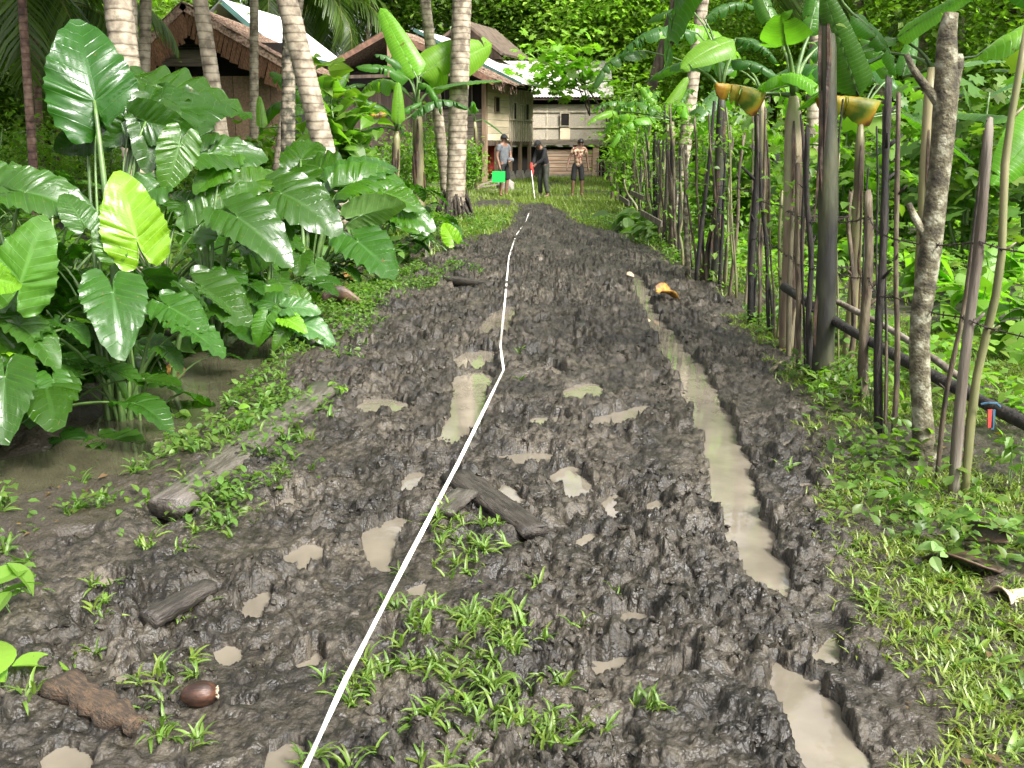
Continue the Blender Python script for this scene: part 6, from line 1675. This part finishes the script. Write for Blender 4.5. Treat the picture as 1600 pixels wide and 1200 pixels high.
Fa = (IF[None] + (np.arange(n) * len(IV))[:, None, None]).reshape(-1, 3)
tag(obj('mud_clods', mesh_np('mud_clods', P3.reshape(-1, 3), Fa, col=np.tile([[1.0, 0, 0]], (n*len(IV), 1)), smooth=False), M['mud']), 'loose crumbs and clods of mud strewn over the track', 'mud clods', None, 'stuff')

# ================================================================== PEOPLE
def skin_mesh(name, verts, edges, radii, m, parent, sub=2):
    me = bpy.data.meshes.new(name); me.from_pydata(verts, edges, []); me.update()
    o = bpy.data.objects.new(name, me); COL.objects.link(o)
    sk = o.modifiers.new('skin', 'SKIN'); sk.use_smooth_shade = True
    for i, v in enumerate(me.skin_vertices[0].data):
        r = radii[i]; v.radius = r if hasattr(r, '__len__') else (r, r); v.use_root = (i == 0)
    ss = o.modifiers.new('sub', 'SUBSURF'); ss.levels = sub; ss.render_levels = sub
    dg = bpy.context.evaluated_depsgraph_get(); dg.update()
    m2 = bpy.data.meshes.new_from_object(o.evaluated_get(dg)); m2.name = name
    bpy.data.objects.remove(o); 
    for p in m2.polygons: p.use_smooth = True
    m2.materials.clear()
    return obj(name, m2, m, parent)
def person(label, u, v, height, face, pose, shirt, trousers, cap, sleeve, leg_to, Y=None):
    """face: heading in degrees (0 looks at the camera, positive turns to his left = our right); pose: dict of joints for a 1.70 m body, x to our right before turning, y away from the camera"""
    B = on_ground(u, v) if Y is None else Vector((A(u, v, Y).x, Y, gz(A(u, v, Y).x, Y)))
    e = empty('person', B, R_(face)); s = height / 1.70; e.scale = (s, s, s)
    tag(e, label, 'person', 'men standing at the end of the track')
    J = dict(pelvis=(0, 0, .93), chest=(0, 0, 1.2), neck0=(0, 0, 1.42), neck=(0, -.01, 1.5), head=(0, -.02, 1.57), crown=(0, -.02, 1.66),
             shL=(.17, 0, 1.4), elL=(.22, .02, 1.13), wrL=(.22, -.06, .88), haL=(.22, -.08, .80), shR=(-.17, 0, 1.4), elR=(-.22, .02, 1.13), wrR=(-.22, -.06, .88), haR=(-.22, -.08, .80),
             hipL=(.09, 0, .9), knL=(.1, -.02, .5), anL=(.1, .02, .09), toL=(.12, -.14, .03), hipR=(-.09, 0, .9), knR=(-.1, -.02, .5), anR=(-.1, .02, .09), toR=(-.12, -.14, .03))
    J.update(pose)
    nm = ['pelvis', 'chest', 'neck0', 'neck', 'head', 'crown', 'shL', 'elL', 'wrL', 'haL', 'shR', 'elR', 'wrR', 'haR', 'hipL', 'knL', 'anL', 'toL', 'hipR', 'knR', 'anR', 'toR']
    rd = dict(pelvis=(.14, .1), chest=(.145, .1), neck0=(.075, .065), neck=.052, head=(.074, .092), crown=(.06, .07), sh=.062, el=.042, wr=.03, ha=(.04, .022), hip=.085, kn=.058, an=.04, to=(.045, .03))
    ix = {k: i for i, k in enumerate(nm)}
    E = [('pelvis', 'chest'), ('chest', 'neck0'), ('neck0', 'neck'), ('neck', 'head'), ('head', 'crown')]
    for q in 'LR': E += [('neck0', 'sh'+q), ('sh'+q, 'el'+q), ('el'+q, 'wr'+q), ('wr'+q, 'ha'+q), ('pelvis', 'hip'+q), ('hip'+q, 'kn'+q), ('kn'+q, 'an'+q), ('an'+q, 'to'+q)]
    V = [J[k] for k in nm]; EE = [(ix[a_], ix[b_]) for a_, b_ in E]; RR = [rd.get(k, rd.get(k[:2], rd.get(k[:3]))) for k in nm]
    # fingers rooted in the palm
    for q in 'LR':
        ha = Vector(J['ha'+q]); d = (ha - Vector(J['wr'+q])).normalized(); sd = Vector((0, 1, 0)) - d * d.y
        sd = sd.normalized() if sd.length > .1 else Vector((1, 0, 0)); inw = Vector((-1 if q == 'L' else 1, 0, 0))
        for k in range(4):
            a_ = ha + d*0.02 + sd*(0.03 - 0.02*k); b_ = a_ + d*(0.045, .052, .05, .04)[k] + inw*0.008; c_ = b_ + d*0.028 + inw*0.018
            i0 = len(V); V += [tuple(a_), tuple(b_), tuple(c_)]; RR += [.009, .0085, .0075]; EE += [(ix['ha'+q], i0), (i0, i0+1), (i0+1, i0+2)]
        a_ = ha - d*0.03 - sd*0.035*-1 + inw*0.015; b_ = a_ + d*0.04 + sd*0.012 + inw*0.012
        i0 = len(V); V += [tuple(a_), tuple(b_)]; RR += [.011, .009]; EE += [(ix['ha'+q], i0), (i0, i0+1)]
    skin_mesh('body', V, EE, RR, M['skin'], e, 2)
    lerp = lambda a_, b_, t: tuple(np.array(J[a_])*(1-t) + np.array(J[b_])*t)
    hem = lerp('pelvis', 'chest', -0.25)
    V = [J['chest'], lerp('pelvis', 'chest', .35), hem, J['neck0'], lerp('neck0', 'neck', .45), J['shL'], lerp('shL', 'elL', .6), J['shR'], lerp('shR', 'elR', .6)]
    EE = [(0, 1), (1, 2), (0, 3), (3, 4), (3, 5), (5, 6), (3, 7), (7, 8)]; RR = [(.172, .125), (.165, .118), (.17, .122), (.1, .085), (.062, .06), .078, .066, .078, .066]
    if sleeve == 'long':
        for q, i in (('L', 6), ('R', 8)):
            i0 = len(V); V += [J['el'+q], lerp('el'+q, 'wr'+q, .9)]; EE += [(i, i0), (i0, i0+1)]; RR += [.057, .044]
    skin_mesh('shirt', V, EE, RR, M[shirt], e, 2)
    V = [J['pelvis'], lerp('pelvis', 'chest', .45)]; EE = [(0, 1)]; RR = [(.158, .118), (.15, .112)]
    for q in 'LR':
        i0 = len(V); V += [J['hip'+q], lerp('hip'+q, 'kn'+q, .6)]; EE += [(0, i0), (i0, i0+1)]; RR += [.1, .09]
        if leg_to == 'knee': V += [lerp('kn'+q, 'an'+q, .06)]; EE += [(i0+1, i0+2)]; RR += [.088]
        else: V += [J['kn'+q], lerp('kn'+q, 'an'+q, .9)]; EE += [(i0+1, i0+2), (i0+2, i0+3)]; RR += [.078, .07]
    skin_mesh('trousers', V, EE, RR, M[trousers], e, 2)
    hd, cr = Vector(J['head']), Vector(J['crown']); upv = (cr - hd).normalized(); fw = Vector((0, -1, 0)); fw = (fw - upv*fw.dot(upv)).normalized(); sdv = fw.cross(upv)
    # hair or cap shell
    V = []; Fq = []; nu, nv = 14, 6
    c = hd + upv*0.035
    for j in range(nv + 1):
        ph = (math.pi*0.52) * j / nv
        for i in range(nu):
            a_ = 2*math.pi*i/nu
            back = 0.035 if (math.cos(a_) < 0 and j == nv) else 0
            d = sdv*math.sin(a_)*math.sin(ph)*0.089 + fw*math.cos(a_)*math.sin(ph)*0.108 + upv*(math.cos(ph)*0.108 - back)
            V.append(tuple(c + d))
    for j in range(nv):
        for i in range(nu): Fq.append((j*nu + i, (j+1)*nu + i, (j+1)*nu + (i+1) % nu, j*nu + (i+1) % nu))
    mh = mesh_np('cap' if cap else 'hair', V, Fq)
    hh = obj('cap' if cap else 'hair', mh, M['cloth_black'] if cap else M['hair'], e)
    md = hh.modifiers.new('thickness', 'SOLIDIFY'); md.thickness = 0.006
    if cap:
        mb = MB(); p0 = c + fw*0.09 + upv*0.005
        mb.add([p0 + sdv*.07 - fw*.02, p0 - sdv*.07 - fw*.02, p0 - sdv*.045 + fw*.075 - upv*.015, p0 + sdv*.045 + fw*.075 - upv*.015] + [q_ + upv*0.008 for q_ in (p0 + sdv*.07 - fw*.02, p0 - sdv*.07 - fw*.02, p0 - sdv*.045 + fw*.075 - upv*.015, p0 + sdv*.045 + fw*.075 - upv*.015)], [(3,2,1,0),(4,5,6,7),(0,1,5,4),(1,2,6,5),(2,3,7,6),(3,0,4,7)])
        mb.build('cap_brim', M['cloth_black'], e)
    mb = MB()
    for sg in (-1, 1):
        pe = hd + fw*0.088 + upv*0.015 + sdv*0.032*sg; mb.tube([pe - sdv*0.012, pe, pe + sdv*0.012], [0.004, 0.008, 0.004], 6)
    mb.tube([hd + fw*0.088 - upv*0.05 - sdv*0.022, hd + fw*0.093 - upv*0.05, hd + fw*0.088 - upv*0.05 + sdv*0.022], [0.003, 0.005, 0.003], 5)
    mb.build('face_features', M['hair'], e, True)
    mb = MB()
    pn = hd + fw*0.085
    mb.tube([pn + upv*0.02, pn + fw*0.02 - upv*0.015, pn + fw*0.012 - upv*0.028], [0.006, 0.014, 0.01], 6)
    for sg in (-1, 1): pe = hd + sdv*0.078*sg; mb.tube([pe - upv*.028, pe + sdv*.01*sg, pe + upv*.028], [0.008, 0.014, 0.01], 6)
    mb.build('nose_and_ears', M['skin'], e, True)
    return e, J, s
M1, J1, s1_ = person('man in grey shirt and black cap holding a green folder', 787, 308, 1.78, 48, dict(wrR=(-.21, -.05, .88), elR=(-.23, .03, 1.13), knL=(.11, -.03, .5), elL=(.23, -.04, 1.14), wrL=(.12, -.16, 1.02), haL=(.06, -.2, 1.0)), 'cloth_grey', 'cloth_black', True, 'short', 'knee', Y=29.5)
M2, J2, s2_ = person('man in black jacket and cap bending over a white pole', 848, 311, 1.68, -50, dict(pelvis=(0, .08, .92), chest=(0, 0, 1.18), neck0=(0, -.08, 1.37), neck=(0, -.13, 1.44), head=(0, -.18, 1.49), crown=(0, -.22, 1.57),
    shL=(.17, -.06, 1.35), shR=(-.17, -.06, 1.35), elL=(.17, -.15, 1.08), wrL=(.05, -.32, .95), haL=(.02, -.36, .9), elR=(-.18, -.18, 1.08), wrR=(-.06, -.34, .84), haR=(-.03, -.37, .79), hipL=(.09, .06, .9), hipR=(-.09, .06, .9), knL=(.13, 0, .5), knR=(-.14, .0, .5), anL=(.16, .06, .09), toL=(.18, -.1, .03), anR=(-.16, .06, .09), toR=(-.18, -.1, .03)), 'cloth_black', 'cloth_olive', True, 'long', 'ankle')
M3, J3, s3_ = person('man in patterned brown shirt and black shorts facing the camera', 902, 308, 1.62, 8, dict(chest=(.02, 0, 1.2), neck0=(.05, 0, 1.41), neck=(.06, -.01, 1.49), head=(.07, -.03, 1.56), crown=(.075, -.03, 1.65), shL=(.22, 0, 1.39), shR=(-.12, 0, 1.4), elL=(.29, .03, 1.13), wrL=(.31, -.02, .88), haL=(.32, -.04, .8),
    elR=(-.24, .03, 1.15), wrR=(-.31, -.05, .92), haR=(-.33, -.08, .85), knL=(.13, -.03, .5), anL=(.13, .02, .09), toL=(.15, -.14, .03), knR=(-.13, -.02, .5), anR=(-.15, .02, .09), toR=(-.18, -.13, .03)), 'cloth_batik', 'cloth_black', False, 'short', 'knee')
bpy.context.view_layer.update()
# green folder in the first man's hand
h = M1.matrix_world @ Vector(J1['haR'])
e = empty('document_folder', h + Vector((-0.02, -0.03, -0.07))); tag(e, 'bright green plastic folder held by the man in grey', 'folder')
mb = MB(); mb.box((-0.2, -0.02, -0.31), (0.17, 0.02, 0.0)); mb.build('cover', M['folder'], e)
mb = MB(); mb.tube([(-0.06, 0, -0.005), (-0.05, 0, .035), (0.04, 0, .035), (0.05, 0, -0.005)], 0.009, 6); mb.build('handle', M['cloth_black'], e)
# waist pouch
h = M1.matrix_world @ Vector((0.1, -0.16, 1.03))
e = empty('waist_pouch', h); tag(e, 'dark waist pouch worn by the man in grey', 'pouch')
mb = MB(); mb.tube([(-.1, 0, 0), (-.07, 0, 0), (0, 0, 0), (.07, 0, 0), (.1, 0, 0)], [.03, .065, .075, .065, .03], 10); mb.build('bag', M['cloth_grey'], e, True)
# pole and red cloth of the second man
h = M2.matrix_world @ Vector(J2['haR']); b_ = on_ground(836, 311)
e = empty('measuring_pole', b_); tag(e, 'white measuring pole set on the ground by the bending man', 'pole')
d = h + Vector((-.03, -.03, 0.05)) - b_
mb = MB(); mb.tube([Vector((0, 0, -0.02)), d*0.5, d*1.05], 0.014, 8); mb.build('shaft', M['tape'], e, True)
e = empty('red_cloth', h + Vector((-.02, -.04, 0.1))); tag(e, 'red patterned cloth hanging from the hands of the bending man', 'cloth')
mb = MB(); mb.tube([(0, 0, .12), (-.01, 0, 0), (.02, 0, -.12), (.04, 0, -.28)], [.03, .055, .05, .03], 8, 0.15); mb.build('fold', M['cloth_red'], e, True)

# ---------------- odds and ends by the houses
p = HB.matrix_world @ Vector((-0.55, 2.2, 0.0))
e = empty('hanging_sheet', p); tag(e, 'red cloth sheet hanging under the middle house', 'sheet')
V = []; 
for i in range(12):
    for j in range(6): V.append((0.06*i - .33 + 0.01*math.sin(j), 0.03*math.sin(i*1.3), 0.25 + 0.25*j + 0.02*math.sin(i)))
Fq = [(i*6 + j, i*6 + j + 1, (i+1)*6 + j + 1, (i+1)*6 + j) for i in range(11) for j in range(5)]
o = obj('cloth', mesh_np('cloth', V, Fq), M['cloth_red'], e); md = o.modifiers.new('thickness', 'SOLIDIFY'); md.thickness = 0.012
for k, lb in enumerate(('lowest grey board of the small heap beside the middle house', 'middle grey board of the small heap beside the middle house', 'topmost slanting board of the small heap beside the middle house')):
    p = G(752 + 4*k, 302 - k * 2, 0.1); z = gz(p.x, p.y)
    e = empty('loose_board', (p.x, p.y, z)); tag(e, lb, 'board', 'boards heaped beside the middle house')
    a_ = 0.4 + 0.3*k; mb = MB(); mb.bar(Vector((-.5*math.cos(a_), -.5*math.sin(a_), 0.03 + 0.06*k)), Vector((.5*math.cos(a_), .5*math.sin(a_), 0.08 + 0.12*k)), 0.16, 0.03); mb.build('plank', M['plank_grey'], e)
p = on_ground(742, 299)
e = empty('boulder', p); tag(e, 'grey concrete lump beside the corner post of the middle house', 'boulder')
V = IV * (1 + 0.2*rng.uniform(-1, 1, (len(IV), 1))) * np.array([.32, .3, .3])
obj('rock', mesh_np('rock', V + np.array([0.95, 0.4, 0.12]), IF, smooth=False), M['concrete'], e)
